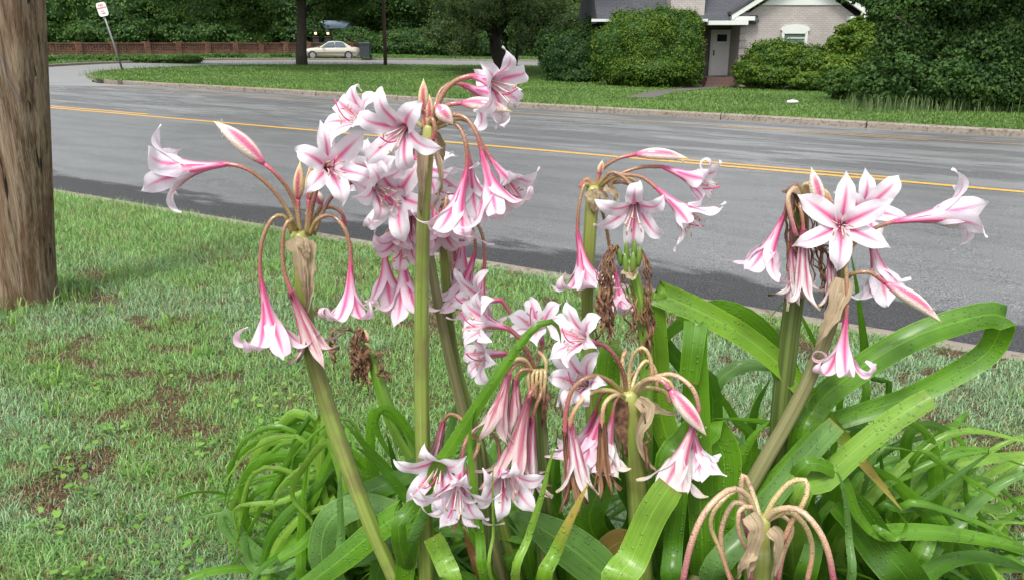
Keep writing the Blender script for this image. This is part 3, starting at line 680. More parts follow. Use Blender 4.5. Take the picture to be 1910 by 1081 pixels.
mb = MB(); mb.box(dx0+.112, dx1-.112, DY-.02, DY+.04, dz0+.03, dz1-.122)
W2 = (dx0+dx1)/2
for zz0, zz1 in ((.12, .8), (.9, 1.35)):
    mb.box(W2-.28, W2-.04, DY-.035, DY-.02, dz0+zz0, dz0+zz1); mb.box(W2+.04, W2+.28, DY-.035, DY-.02, dz0+zz0, dz0+zz1)
dr_ = mb.build('door', M['door'], hs_, smooth=False)
mb = MB(); mb.box(W2-.22, W2+.22, DY-.04, DY-.025, dz1-.5, dz1-.2); mb.build('pane', M['glass'], dr_, smooth=False)
mb = MB(); mb.box(dx0+.17, dx0+.2, DY-.1, DY-.05, dz0+.95, dz0+1.1); mb.box(dx0+.165, dx0+.205, DY-.06, DY-.021, dz0+.9, dz0+1.15); mb.build('handle', M['dark'], dr_, smooth=False)
mb = MB()
for k in range(11):
    z0 = gz+.15+k*.30; mb.box(xl-.03, xl+.28, HY-.035, HY-.003, z0+.03, z0+.27)
mb.build('quoins', M['grey_brick'], hs_, smooth=False)
# arched window
cxw = (wx0+wx1)/2; rw = (wx1-wx0)/2
arc = [(cxw+rw*1.12*math.cos(math.radians(a)), wz1+.22*math.sin(math.radians(a))) for a in range(0, 181, 15)]
arci = [(cxw+rw*.8*math.cos(math.radians(a)), wz1-.16) for a in range(0, 181, 15)]
mb = MB()
for i in range(len(arc)-1): mb.prism([arc[i], arc[i+1], arci[i+1], arci[i]], HY-.1, HY+.1)
mb.box(wx0, wx0+.11, HY-.09, HY+.1, wz0, wz1-.05); mb.box(wx1-.11, wx1, HY-.09, HY+.1, wz0, wz1-.05); mb.box(wx0-.06, wx1+.06, HY-.14, HY+.1, wz0-.1, wz0)
mb.box(wx0+.11, wx1-.11, HY+.0, HY+.05, (wz0+wz1)/2-.03, (wz0+wz1)/2+.03)
wn = mb.build('window', M['white'], hs_, smooth=False)
mb = MB(); mb.box(wx0+.1, wx1-.1, HY+.12, HY+.14, wz0, wz1-.14); mb.build('pane', M['blind'], wn, smooth=False)
# chimney, vent and rear rake boards
mb = MB(); c0, c1 = hx(1234, DY), hx(1294, DY); mb.box(c0, c1, DY-1.6, DY-.6, hz(34, DY), hz(-70, DY)); mb.box(c0-.08, c1+.08, DY-1.68, DY-.52, hz(-78, DY), hz(-70, DY)); mb.box(c0+.25, c1-.25, DY-1.35, DY-.85, hz(-78, DY), hz(-90, DY)); mb.build('chimney', M['grey_brick'], hs_, smooth=False)
mb = MB(); q0, q1 = P(1606, 36, HY-.6), P(1622, -8, HY-.6)
mb.add([q0, q0+Vector((.28,0,0)), q1+Vector((.28,0,0)), q1]+[v+Vector((0,.2,0)) for v in (q0, q0+Vector((.28,0,0)), q1+Vector((.28,0,0)), q1)], [(0,1,2,3), (7,6,5,4), (0,4,5,1), (1,5,6,2), (2,6,7,3), (3,7,4,0)])
mb.build('downspout', M['white'], hs_, smooth=False)
mb = MB(); mb.box(hx(1588, DY), hx(1790, DY), DY-.8, DY-.5, gz-.2, hz(34, DY)); mb.build('wall', M['grey_brick'], hs_, smooth=False)

# ---- far house with lit gateway behind the car
g0 = G(600, 104); Yh = 92
fh = thing('far_house', 'pale house with blue grey roof half hidden by trees behind the parked car', 'house', Vector((P(600, 90, Yh).x, Yh, H(P(600, 90, Yh).x, Yh))))
mb = MB(); mb.box(P(568, 90, Yh).x, P(640, 90, Yh).x, Yh, Yh+7, fh.location.z-.1, P(600, 52, Yh).z); mb.build('wall', M['tan_wall'], fh, smooth=False)
mb = MB(); za, zb = P(600, 54, Yh).z, P(600, 36, Yh).z; xa_, xb_ = P(562, 90, Yh).x, P(646, 90, Yh).x
mb.add([Vector(v) for v in ((xa_, Yh-.6, za), (xb_, Yh-.6, za), (xb_, Yh+4, zb), (xa_, Yh+4, zb), (xa_, Yh+8, za), (xb_, Yh+8, za))], [(0,1,2,3), (3,2,5,4), (0,3,4), (1,5,2), (0,4,5,1)])
mb.build('roof', M['blue_roof'], fh, smooth=False)
Yg = 80
for gx_, lb in ((590, 'dark gate pier with a lit lantern on the left of the gateway behind the car'), (613, 'dark gate pier with a lit lantern on the right of the gateway behind the car')):
    c = P(gx_, 70, Yg); g_ = H(c.x, Yg); th_ = thing('gate_pier', lb, 'gate pier', Vector((c.x, Yg, g_)), 'lantern topped gate piers'); zt = P(gx_, 68, Yg).z
    mb = MB(); mb.box(c.x-.3, c.x+.3, Yg-.3, Yg+.3, g_-.1, zt-.12); mb.box(c.x-.36, c.x+.36, Yg-.36, Yg+.36, zt-.12, zt); mb.build('pier', M['dark'], th_, smooth=False)
    mb = MB(); z = zt; mb.tube([(c.x, Yg, z), (c.x, Yg, z+.1), (c.x, Yg, z+.12), (c.x, Yg, z+.4), (c.x, Yg, z+.45), (c.x, Yg, z+.6)], [.08, .08, .2, .22, .26, .02], 8)
    la = mb.build('lantern', M['dark'], th_, smooth=False)
    mb = MB(); mb.tube([(c.x, Yg-.2, z+.16), (c.x, Yg-.2, z+.26), (c.x, Yg-.2, z+.36)], [.08, .13, .08], 8); mb.build('lamp_glass', M['glow'], la)
# ---- wheelie bin
q = G(682, 110); s_ = 1/ppm(q); bn = thing('wheelie_bin', 'dark wheelie bin standing at the kerb behind the parked car', 'bin', q)
hB = 27*s_; wB = 10*s_; mb = MB()
mb.grid([[Vector((q.x+a*wB*k, q.y+b*wB*k*1.1, q.z+.12+z)) for a, b in ((-1,-1), (1,-1), (1,1), (-1,1), (-1,-1))] for k, z in ((.78, 0), (.95, hB*.8), (1.02, hB*.82), (1.02, hB*.88))])
mb.build('body', M['plastic'], bn, smooth=False)
mb = MB(); mb.box(q.x-wB*1.08, q.x+wB*1.08, q.y-wB*1.2, q.y+wB*1.2, q.z+.12+hB*.88, q.z+.12+hB*.95); mb.box(q.x-wB*.9, q.x+wB*.9, q.y+wB*1.2, q.y+wB*1.4, q.z+.12+hB*.86, q.z+.12+hB*.93); mb.build('lid', M['plastic'], bn, smooth=False, bevel=.03)
for s in (-1, 1):
    mb = MB(); mb.tube([(q.x+s*wB*.8, q.y+wB*.8, q.z+.15), (q.x+s*wB*1.0, q.y+wB*.8, q.z+.15)], .17, 14); mb.build('wheel', M['tyre'], bn, smooth=False)
# ---- litter on the lawn
q = G(1478, 197); mb = MB(); nn = 9
rows = [[Vector((q.x+(.17*math.cos(t)*math.sin(f)), q.y+.10*math.sin(t)*math.sin(f), q.z+.10+.05*math.cos(f)+.022*mn.noise(Vector((t*2, f*3, 1))))) for t in [2*PI*k/14 for k in range(15)]] for f in [PI*i/nn for i in range(nn+1)]]
mb.grid(rows); o = mb.build('litter', M['litter'], smooth=False); tag(o, 'crumpled white litter lying on the far lawn near the kerb', 'litter')

# ---- parked sedan
qa = G(574, 111.5, -.1); qb = G(662, 110.5, -.1); k = .5*(qa.y+qb.y); c0 = (qa+qb)/2; 
c0 = G(613, 111.5, -.1); yaw = math.radians(22); s_ = 1/ppm(c0); sc = 24.0*s_*.96
car = thing('parked_car', 'champagne four door sedan parked across the side street facing left', 'car', Vector((c0.x, c0.y+.5, H(c0.x, c0.y+.5)-.1))); car.rotation_euler = (0, 0, yaw)
CM = Matrix.Translation(car.location)@Matrix.Scale(sc, 4)
def cbuild(mb, name, mat, parent, **k):
    mb.V = [tuple(CM@Vector(v)) for v in mb.V]; return mb.build(name, mat, parent, **k)
# body: lofted cross sections, x = along (front at -2.42), y = across
sec = [(-2.43, .35, .62, .66), (-2.36, .28, .70, .80), (-2.1, .22, .78, .87), (-1.6, .2, .86, .9), (-1.0, .2, .93, .9), (-.2, .2, .95, .91), (.8, .2, .96, .91), (1.5, .2, .97, .9), (2.0, .24, .96, .87), (2.3, .3, .9, .82), (2.42, .38, .78, .7)]
rows = []
for x, zb, zt, hw in sec:
    pr = [(-hw*.86, zb), (-hw*.98, zb+.08), (-hw, zb+(zt-zb)*.5), (-hw*.97, zt-.1), (-hw*.86, zt-.01), (0, zt+.025), (hw*.86, zt-.01), (hw*.97, zt-.1), (hw, zb+(zt-zb)*.5), (hw*.98, zb+.08), (hw*.86, zb)]
    rows.append([Vector((x, y, z)) for y, z in pr])
mb = MB(); mb.grid(rows); n = len(mb.V); mb.F.append(tuple(range(10, -1, -1))); mb.F.append(tuple(n-11+i for i in range(11)))
body = cbuild(mb, 'body', M['car'], car)
roofp = [(-.98, .93), (-.18, 1.36), (.1, 1.42), (.75, 1.42), (1.05, 1.36), (1.72, .97)]
rows = []
for x, z in roofp:
    hw = .86-(z-.93)*.42; rows.append([Vector((x, -hw-.0, .93)), Vector((x, -hw, z-.04)), Vector((x, -hw*.8, z)), Vector((x, 0, z+.02)), Vector((x, hw*.8, z)), Vector((x, hw, z-.04)), Vector((x, hw, .93))])
mb = MB(); mb.grid(rows); cbuild(mb, 'roof', M['car'], car)
for s in (-1, 1):
    for pts in ([(-.78, .97), (-.16, 1.31), (.28, 1.36), (.28, .97)], [(.36, .97), (.36, 1.36), (.78, 1.36), (1.02, 1.30), (1.22, .97)]):
        mb = MB(); vs = []
        for x, z in pts:
            y = .86-(z-.93)*.42+.012; vs.append(Vector((x, s*y, z)))
        vs += [v-Vector((0, s*.02, 0)) for v in vs]; m_ = len(pts); mb.add(vs, [tuple(range(m_)), tuple(range(2*m_-1, m_-1, -1))]+[(i, i+m_, (i+1) % m_+m_, (i+1) % m_) for i in range(m_)])
        cbuild(mb, 'window', M['car_glass'], car, smooth=False)
for pts, nm in (([(-.95, .965), (-.22, 1.36)], 'windscreen'), ([(1.69, 1.0), (1.09, 1.36)], 'rear_window')):
    (xa, za), (xb, zb) = pts; mb = MB(); sx = -.03 if nm == 'windscreen' else .03
    vs = [Vector((xa+sx, -.76, za)), Vector((xa+sx, .76, za)), Vector((xb+sx, .6, zb)), Vector((xb+sx, -.6, zb))]; mb.add(vs+[v-Vector((sx, 0, .02)) for v in vs], [(0,1,2,3), (7,6,5,4), (0,4,5,1), (2,6,7,3)]); cbuild(mb, nm, M['car_glass'], car, smooth=False)
for x in (-1.5, 1.35):
    for s in (-1, 1):
        mb = MB(); mb.tube([(x, s*.70, .33), (x, s*.93, .33)], .33, 24); wh = cbuild(mb, 'wheel', M['tyre'], car, smooth=False)
        mb = MB(); mb.tube([(x, s*.90, .33), (x, s*.935, .33), (x, s*.94, .33)], [.22, .21, .08], 18); cbuild(mb, 'rim', M['rim'], wh, smooth=False)
for s in (-1, 1):
    mb = MB(); mb.box(-2.44, -2.30, s*.62-.17, s*.62+.17, .58, .70); cbuild(mb, 'headlight', M['lens'], car, smooth=False, bevel=.02)
    mb = MB(); mb.box(2.34, 2.45, s*.62-.18, s*.62+.18, .62, .78); cbuild(mb, 'tail_light', M['lens_red'], car, smooth=False, bevel=.02)
    mb = MB(); mb.box(-.72, -.58, s*.98-.07, s*.98+.07, .95, 1.06); cbuild(mb, 'mirror', M['car'], car, smooth=False, bevel=.02)
mb = MB(); mb.box(-2.47, -2.40, -.32, .32, .5, .64); cbuild(mb, 'grille', M['dark'], car, smooth=False)
mb = MB(); mb.box(-2.50, -2.36, -.82, .82, .32, .47); cbuild(mb, 'bumper', M['car'], car, smooth=False, bevel=.04)
mb = MB(); mb.box(-2.0, 2.0, -.93, -.912, .48, .53); cbuild(mb, 'side_moulding', M['plastic'], car, smooth=False)

# ================================================================== TREES AND SHRUBS
def leafcloud(C, nrm, size, asp=.5):
    """C (n,3) centres -> rhombic leaves"""
    n = len(C); a = rng.normal(size=(n, 3)); a -= (a*nrm).sum(1)[:, None]*nrm; a /= np.linalg.norm(a, axis=1)[:, None]+1e-9
    b = np.cross(nrm, a); s = size[:, None]; V = np.empty((n, 4, 3), np.float32)
    V[:, 0] = C-a*s*.5; V[:, 1] = C+b*s*asp*.5+nrm*s*.08; V[:, 2] = C+a*s*.5; V[:, 3] = C-b*s*asp*.5+nrm*s*.08
    i = np.arange(n)*4; return V.reshape(-1, 3), np.stack([i, i+1, i+2, i+3], 1)
def crown(name, parent, blobs, n, size, mat, hull=.72, lump=.32, asp=.55, zmin=None, light=.25, sub=26):
    """leaf-sized faces: loose sprays on sub-clumps plus a lumpy outer layer, over a dark inner mass"""
    Vs, Fs, Cs = [], [], []; base = 0; tot = sum((b[3]*b[4]*b[5])**.667 for b in blobs)
    for b in blobs:
        c = np.array(b[:3]); R = np.array(b[3:6]); nb = int(n*((b[3]*b[4]*b[5])**.667)/tot); ns = sub; bv = Vector(b[:3])
        def hr(D): return np.array([hull*(1+lump*mn.noise(Vector(d)*2.3+bv)+lump*.6*mn.noise(Vector(d)*6+bv)) for d in D])
        n1 = int(nb*.5); d = rng.normal(size=(ns, 3)); d /= np.linalg.norm(d, axis=1)[:, None]; sc_ = c+d*R*rng.uniform(.68, .98, ns)[:, None]; sr = rng.uniform(.16, .36, ns)
        w_ = sr**2; k = rng.choice(ns, n1, p=w_/w_.sum()); q = rng.normal(size=(n1, 3)); q /= np.linalg.norm(q, axis=1)[:, None]
        Cn = sc_[k]+q*(sr[k]*rng.uniform(.3, 1.1, n1)**.6)[:, None]*R*np.array([1, 1, .8])
        n2 = nb-n1; q2 = rng.normal(size=(n2, 3)); q2 /= np.linalg.norm(q2, axis=1)[:, None]
        h2 = hr(q2)+rng.uniform(.0, .16, n2); Cn = np.concatenate([Cn, c+q2*R*h2[:, None]]); q = np.concatenate([q, q2]); k = np.concatenate([k, (np.abs(q2[:, 0]*7+q2[:, 2]*11).astype(int)) % ns])
        out = (Cn-c)/R; L = np.linalg.norm(out, axis=1)
        f1 = fbm(Cn[:, 0]*1.7+Cn[:, 2]*.9, Cn[:, 1]*1.3+Cn[:, 2]*1.9, 3); keep = (f1 > .36) | (np.arange(len(Cn)) >= n1)
        if zmin is not None: keep &= Cn[:, 2] > zmin
        Cn, q, L, out, kk, f1 = Cn[keep], q[keep], L[keep], out[keep], k[keep], f1[keep]; nn = len(Cn)
        nm = q*.6+out/np.maximum(L, .1)[:, None]*.5+rng.normal(size=(nn, 3))*.6+np.array([0, 0, .45]); nm /= np.linalg.norm(nm, axis=1)[:, None]
        sz = size*rng.uniform(.6, 1.4, nn); V, Fc = leafcloud(Cn, nm, sz, asp); Vs.append(V); Fs.append(Fc+base); base += len(V)
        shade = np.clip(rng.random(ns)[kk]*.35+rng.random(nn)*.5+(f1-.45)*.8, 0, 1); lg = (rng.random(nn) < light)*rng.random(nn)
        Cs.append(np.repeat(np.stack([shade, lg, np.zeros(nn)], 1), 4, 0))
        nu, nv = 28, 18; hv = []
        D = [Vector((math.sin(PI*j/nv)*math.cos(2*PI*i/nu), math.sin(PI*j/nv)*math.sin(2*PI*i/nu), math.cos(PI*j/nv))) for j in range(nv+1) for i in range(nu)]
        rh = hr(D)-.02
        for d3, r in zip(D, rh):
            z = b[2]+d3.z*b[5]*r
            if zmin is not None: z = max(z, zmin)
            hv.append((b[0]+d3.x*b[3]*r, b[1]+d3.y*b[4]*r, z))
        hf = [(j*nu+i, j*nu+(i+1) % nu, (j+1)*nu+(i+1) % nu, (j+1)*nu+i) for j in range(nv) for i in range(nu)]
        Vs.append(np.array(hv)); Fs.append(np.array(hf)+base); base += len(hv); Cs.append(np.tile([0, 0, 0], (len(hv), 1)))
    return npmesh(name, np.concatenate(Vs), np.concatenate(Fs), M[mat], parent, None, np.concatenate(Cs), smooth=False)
def pb(x, y, Y, rx, ry, depth=.8):
    """blob from picture-sized radii at distance Y"""
    c = P(x, y, Y); s = 1/ppm(c); return (c.x, c.y, c.z, rx*s, max(rx*s*depth, .3), ry*s)
def trunk(parent, pts, rads, limbs=()):
    mb = MB(); mb.tube(cr(pts, 10), list(np.interp(np.linspace(0, 1, 10), np.linspace(0, 1, len(rads)), rads)), 12)
    for lp, lr in limbs: mb.tube(cr(lp, 8), list(np.linspace(lr, lr*.3, 8)), 7)
    return mb.build('trunk', M['bark'], parent)
def shrub(name, label, cat, base, blobs, n, size, mat, group=None, **k):
    t = thing(name, label, cat, base, group); crown('foliage', t, blobs, n, size, mat, **k)
    mb = MB(); 
    for b in blobs[:3]:
        for j in range(3): mb.tube([(b[0]+random.uniform(-.2, .2), b[1]+random.uniform(-.2, .2), base.z-.05), (b[0]+random.uniform(-.5, .5)*b[3], b[1], b[2])], [.04, .02], 5)
    mb.build('stems', M['bark'], t); return t
# street tree by the side street (trunk at x 563)
q = G(563, 121.5); Y = q.y; t = thing('shade_tree', 'tall tree with a straight dark trunk on the far lawn beside the parked car', 'tree', q)
s = 1/ppm(q); T = P(562, -40, Y); T2 = P(566, -170, Y)
trunk(t, [q-Vector((0,0,.2)), q+Vector((0,0,.5)), P(563, 40, Y), T, T2], [11.5*s, 8.8*s, 8.2*s, 8*s, 4*s], [([T, T+Vector((-3,0,2.5)), T+Vector((-6,-1,3))], .2), ([T, T+Vector((3,1,2.5)), T+Vector((6,1,3.5))], .2), ([P(562,5,Y), P(520,-20,Y-1), P(455,20,Y-2)], .13), ([P(564,20,Y), P(600,5,Y+1), P(650,10,Y+1)], .1)])
crown('crown', t, [pb(560, -150, Y, 190, 110), pb(520, -210, Y-8, 230, 70, 1.2), pb(300, -190, Y-6, 150, 60, 1.2), pb(430, -30, Y-2, 120, 62), pb(390, 20, Y-3, 70, 38), pb(480, 35, Y-1, 52, 42), pb(640, -25, Y, 110, 62), pb(625, 22, Y+2, 45, 20), pb(320, -10, Y-1, 70, 42)], 52000, .17, 'mid_foliage', hull=.55)  # high blobs set nearer, out of view, are added to shade the lawn
# live oak
q = G(938, 133); Y = q.y; s = 1/ppm(q); t = thing('oak_tree', 'broad low oak with a dark leaning trunk on the lawn left of the tall hedge', 'tree', q)
Tt = P(925, 60, Y)
trunk(t, [q-Vector((0,0,.2)), P(932, 110, Y), P(922, 85, Y), Tt, P(930, 0, Y), P(940, -90, Y)], [15*s, 11*s, 10*s, 10*s, 9*s, 4*s], [([P(922,85,Y), P(900,40,Y-1), P(840,10,Y-2)], .2), ([P(924,70,Y), P(965,20,Y-1), P(1040,0,Y-1)], .22), ([P(960,128,Y+1), P(965,90,Y+1), P(962,40,Y+1)], .14)])
crown('crown', t, [pb(950, -60, Y, 210, 80), pb(900, -200, Y-9, 230, 70, 1.2), pb(1080, -190, Y-12, 120, 50, 1.2), pb(845, 25, Y-1, 62, 62), pb(868, 74, Y-3, 38, 42), pb(822, 62, Y-2, 42, 34), pb(985, 70, Y-3, 34, 26), pb(905, 20, Y-2, 75, 42), pb(1000, 20, Y-2, 80, 50), pb(1060, 45, Y-3, 62, 56), pb(1090, 75, Y-4, 45, 45), pb(1040, 92, Y-4, 32, 28), pb(800, -5, Y, 45, 35)], 95000, .12, 'oak_foliage', hull=.58, light=.35, sub=34)  # the nearer blobs above the frame are added to cast shade on the lawn
# dark round shrub below it
q = G(1065, 152); Y = q.y; shrub('round_shrub', 'very dark rounded evergreen shrub under the right side of the oak', 'shrub', q, [pb(1065, 105, Y, 62, 52), pb(1030, 88, Y+.5, 32, 44), pb(1100, 92, Y+.3, 42, 58), pb(1080, 140, Y-.3, 60, 22)], 26000, .10, 'dark_foliage', hull=.85, zmin=q.z, light=.05)
# tall hedge beside the porch
q = G(1215, 162); Y = q.y; shrub('tall_hedge', 'tall squarish clipped evergreen hedge left of the house door', 'hedge', q, [pb(1150, 100, Y+.3, 48, 62), pb(1205, 92, Y, 60, 70), pb(1262, 92, Y, 52, 68), pb(1232, 60, Y+.2, 52, 45), pb(1165, 62, Y+.5, 38, 42), pb(1282, 55, Y+.3, 30, 36), pb(1215, 130, Y, 85, 34), pb(1290, 128, Y-.1, 24, 32)], 62000, .085, 'bright_foliage', hull=.86, zmin=q.z, light=.35)
# shrubs in front of the gable
q = G(1455, 166); Y = 33.6; shrub('front_shrub', 'wide sprawling green shrub under the arched house window', 'shrub', q, [pb(1405, 132, Y, 38, 30), pb(1440, 112, Y, 50, 42), pb(1500, 120, Y, 52, 38), pb(1545, 125, Y-.4, 50, 42), pb(1440, 140, Y-.2, 60, 22), pb(1520, 150, Y-.8, 60, 20)], 46000, .10, 'bright_foliage', hull=.8, zmin=q.z, light=.3)
q = G(1590, 178); Y = 33.0; shrub('light_shrub', 'tall yellow green shrub at the right corner of the gable', 'shrub', Vector((P(1590,150,Y).x, Y, H(P(1590,150,Y).x, Y))), [pb(1592, 75, Y, 38, 36), pb(1610, 55, Y+.2, 30, 26), pb(1565, 92, Y, 28, 24), pb(1620, 100, Y-.5, 45, 52), pb(1580, 130, Y-.8, 50, 40)], 26000, .14, 'bright_foliage', hull=.6, light=.55)
# dark trees on the right
q = G(1770, 208); Y = q.y; s = 1/ppm(q); t = thing('broadleaf_tree', 'dense dark broadleaf tree filling the right edge behind the tall weeds', 'tree', q)
trunk(t, [q-Vector((0,0,.1)), P(1772, 150, Y+.6), P(1765, 60, Y+.8), P(1770, -100, Y+.8)], [.16, .14, .12, .07], [([P(1770,120,Y+.6), P(1820,60,Y+.3), P(1870,20,Y)], .07), ([P(1768,110,Y+.6), P(1710,60,Y+.3), P(1670,30,Y)], .07)])
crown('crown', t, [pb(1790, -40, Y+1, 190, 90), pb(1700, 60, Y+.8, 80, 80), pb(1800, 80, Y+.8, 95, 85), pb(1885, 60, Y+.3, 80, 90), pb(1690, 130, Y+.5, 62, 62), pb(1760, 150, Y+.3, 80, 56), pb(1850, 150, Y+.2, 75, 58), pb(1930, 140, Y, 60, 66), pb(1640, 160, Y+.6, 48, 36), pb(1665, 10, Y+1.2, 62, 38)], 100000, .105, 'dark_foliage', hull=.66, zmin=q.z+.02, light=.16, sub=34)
q = G(1600, 190); Y = q.y; shrub('sapling', 'loose dark green saplings at the lawn edge left of the dark tree', 'shrub', q, [pb(1600, 160, Y+.6, 50, 32), pb(1560, 150, Y+1.5, 36, 26), pb(1630, 130, Y+1, 36, 50)], 14000, .10, 'mid_foliage', hull=.5, zmin=q.z, light=.2)
# low shrubs along the wall verge
for (xa, xb, yb, yt, lb) in ((76, 96, 120, 104, 'small dark clump at the left end of the verge, beside the pole'), (110, 370, 119, 101, 'long low spreading shrub row in front of the brick wall'), (382, 450, 112, 100, 'short low shrub right of the long row by the wall'), (510, 540, 112, 99, 'small round low shrub left of the dark tree trunk')):
    q = G((xa+xb)/2, yb-4); Y = q.y+1.2; m = max(1, int((xb-xa)/32)); bl = []
    for j in range(m):
        xx_ = xa+(j+.5)*(xb-xa)/m; bl.append(pb(xx_, yb-7, Y+(j-m/2)*.1, (xb-xa)/m*.75, (yb-yt)*.45, 1))
    shrub('low_shrub', lb, 'shrub', q, bl, 2500*m, .11, 'mid_foliage', 'low shrubs along the side street verge', hull=.8, zmin=H(q.x, q.y)-.1)
# tree line behind the wall
bg_ = [(-30, 'tangled green tree rising behind the pole end of the brick wall', 'mid_foliage'), (120, 'bright ivy covered tree behind the wall, left of the sign', 'mid_foliage'), (215, 'broad dark tree behind the wall right above the sign', 'far_foliage'), (330, 'dense tree above the middle of the brick wall', 'far_foliage'), (440, 'dark tree above the right part of the brick wall', 'far_foliage'), (530, 'shaded tree behind the wall end left of the trunk', 'dark_foliage')]
for i, (x, lb, mt) in enumerate(bg_):
    Y = 84+(i % 2)*2.5-i*.4; c = P(x, 80, Y); b = Vector((c.x, Y, H(c.x, Y))); t = thing('wall_tree', lb, 'tree', b, 'trees behind the brick wall')
    trunk(t, [b, P(x, 30, Y), P(x+5, -60, Y)], [.3, .25, .15])
    crown('crown', t, [pb(x, 5, Y, 88, 70), pb(x-25, 58, Y-1.5, 52, 26), pb(x+35, 55, Y-1.2, 52, 28), pb(x+5, -90, Y+1, 110, 70), pb(x+20, 72, Y-1, 60, 16)], 21000, .30, mt, hull=.8, light=.3)
bg2 = [(655, 84, 'dark_foliage', 'dark overgrown hedge behind the bin and thin pole', 'hedge'), (760, 82, 'dark_foliage', 'dark overgrown hedge between the thin pole and the oak', 'hedge'), (862, 80, 'dark_foliage', 'dark hedge seen below the oak branches', 'hedge')]
for x, Y, mt, lb, ct in bg2:
    c = P(x, 90, Y); shrub('back_hedge', lb, ct, Vector((c.x, Y, H(c.x, Y))), [pb(x-22, 88, Y, 42, 22), pb(x+28, 86, Y, 42, 26), pb(x, 76, Y+1, 60, 22)], 13000, .24, mt, 'overgrown hedges behind the side street', hull=.85, light=.1)
for x, Y, lb, mt in ((690, 96, 'tree behind the pale blue roof, above the bin', 'far_foliage'), (790, 94, 'tall dark tree between the thin pole and the oak', 'dark_foliage'), (620, 104, 'tree crown hanging over the lit gateway', 'mid_foliage'), (900, 92, 'dark tree directly behind the oak trunk', 'dark_foliage'), (1010, 88, 'dark tree behind the oak, right of its trunk', 'far_foliage')):
    c = P(x, 60, Y); b = Vector((c.x, Y, H(c.x, Y))); t = thing('back_tree', lb, 'tree', b, 'trees behind the far houses'); trunk(t, [b, P(x, 30, Y), P(x, -60, Y)], [.35, .3, .15])
    crown('crown', t, [pb(x, 0, Y, 85, 45), pb(x, -70, Y+1, 110, 60), pb(x+40, 45, Y, 42, 32)]+([pb(x-30, 50, Y, 40, 30), pb(x, 85, Y, 60, 28)] if x > 700 else []), 20000, .3, mt, hull=.8)
# woodland beyond everything
bl = []
for i in range(26):
    x = -350+i*105; Y = 118+(i % 3)*6; bl.append(pb(x, 0+random.uniform(-15, 15), Y, 95, 95))
o = crown('woodland', None, bl, 60000, .5, 'far_foliage', hull=.9); o['kind'] = 'stuff'
# ================================================================== THE LILIES
def px3(Y, p, d0=0): return P(p[0], p[1], Y+(p[2] if len(p) > 2 else d0))
def drops(pts, name, parent, n, r0=.0009, r1=.0019, under=.6, rad=.004):
    mb = MB()
    for _ in range(n):
        i = random.randrange(len(pts)); p = pts[i]; a = random.random()*2*PI
        d = Vector((math.cos(a)*.8, -abs(math.sin(a))*.6, -1 if random.random() < under else .6)).normalized(); r = random.uniform(r0, r1); c = p+d*(rad+r*.5)
        rows = [[c+Vector((math.sin(f)*math.cos(t), math.sin(f)*math.sin(t), math.cos(f)*1.15))*r for t in [2*PI*k/8 for k in range(9)]] for f in [PI*j/6 for j in range(7)]]
        mb.grid(rows)
    o = mb.build(name, M['water'], parent); o['kind'] = 'stuff'; return o
def corolla(base, ax, L, opn, curl, roll, mat, parent, W=.0155, neck=.12, wilt=0, curls=None, asym=0, name='flower'):
    """six recurved tepals growing out of a narrow throat, one mesh"""
    L *= 1.12 if opn > 30 else 1.17; W *= (1.08 if opn > 30 else 1.28) if not wilt else 1.1; ax = ax.normalized(); up = Vector((0,0,1)); up = (up-ax*up.dot(ax))
    up = up.normalized() if up.length > .05 else Vector((0,-1,0)); up = (up-ax*up.dot(ax)).normalized(); rt = ax.cross(up); mb = MB(); NS, NTT = 26, 4
    flip = 1.7 if opn > 30 and not wilt else .6
    if opn > 30 and not wilt: curls = [q*1.7+22 for q in curls] if curls else None
    for k in range(6):
        ph = math.radians(roll+60*k+random.uniform(-6, 6)); inner = k % 2
        R = up*math.cos(ph)+rt*math.sin(ph); T = ax.cross(R)
        c = curls[k] if curls else random.uniform(*curl); o = opn*random.uniform(.85, 1.15)+(random.uniform(-4, 4)); Lk = L*random.uniform(.94, 1.07)
        o += asym*(-R.z)*10
        Wk = W*(1.06 if inner else .9)*random.uniform(.94, 1.06); tw = random.uniform(-.6, .6); side = random.uniform(-.25, .25); phs = random.random()*6
        a, r = 0, .0034+(.0006 if inner == 0 else 0); rows = []; U = []; lat = 0
        cs = random.uniform(.52, .68)
        for i in range(NS+1):
            s = i/NS; th = 4+(o-4)*sm(s, neck, .62)+c*sm(s, cs, 1.02)**1.15
            th = math.radians(th); a += math.cos(th)*Lk/NS; r += math.sin(th)*Lk/NS; lat += side*Lk/NS*sm(s, .5, 1)
            Tn = ax*math.cos(th)+R*math.sin(th); N = R*math.cos(th)-ax*math.sin(th)
            wp = math.sin(PI*min(1, (s*.93+.04))**1.35)**.75*(1 if s < .80 else max(.05, (1-s)/.20)**.62)
            wd = Wk*max(.17, wp) if s < .5 else Wk*wp
            wd *= (1-.35*wilt); rho = max(r, .003)*(1.02)+.030*sm(s, .35, .7)*(1-wilt*.8)
            row = []
            for j in range(-NTT, NTT+1):
                t = j/NTT; dl = wd*t/rho; dl = max(-1.25, min(1.25, dl)); dd = (rho*math.cos(dl)-rho)*(1-flip*sm(s, .42, .72)); tt = rho*math.sin(dl)
                ruf = (.0032*math.sin(s*15+phs+(2.1 if t > 0 else 0))*abs(t)**2.2*sm(s, .4, .7))
                keel = -.0011*(1-abs(t))**2*sm(s, .05, .3)
                wr = wilt*.0022*math.sin(t*9+s*7+phs)
                q = base+ax*a+R*r+N*(dd+ruf-keel+wr+tw*t*wd*.35*sm(s, .55, 1))+T*(tt+lat)
                row.append(q); U.append((t*.5+.5, s))
            rows.append(row)
        mb.grid(rows, U)
    return mb.build(name, M[mat], parent)
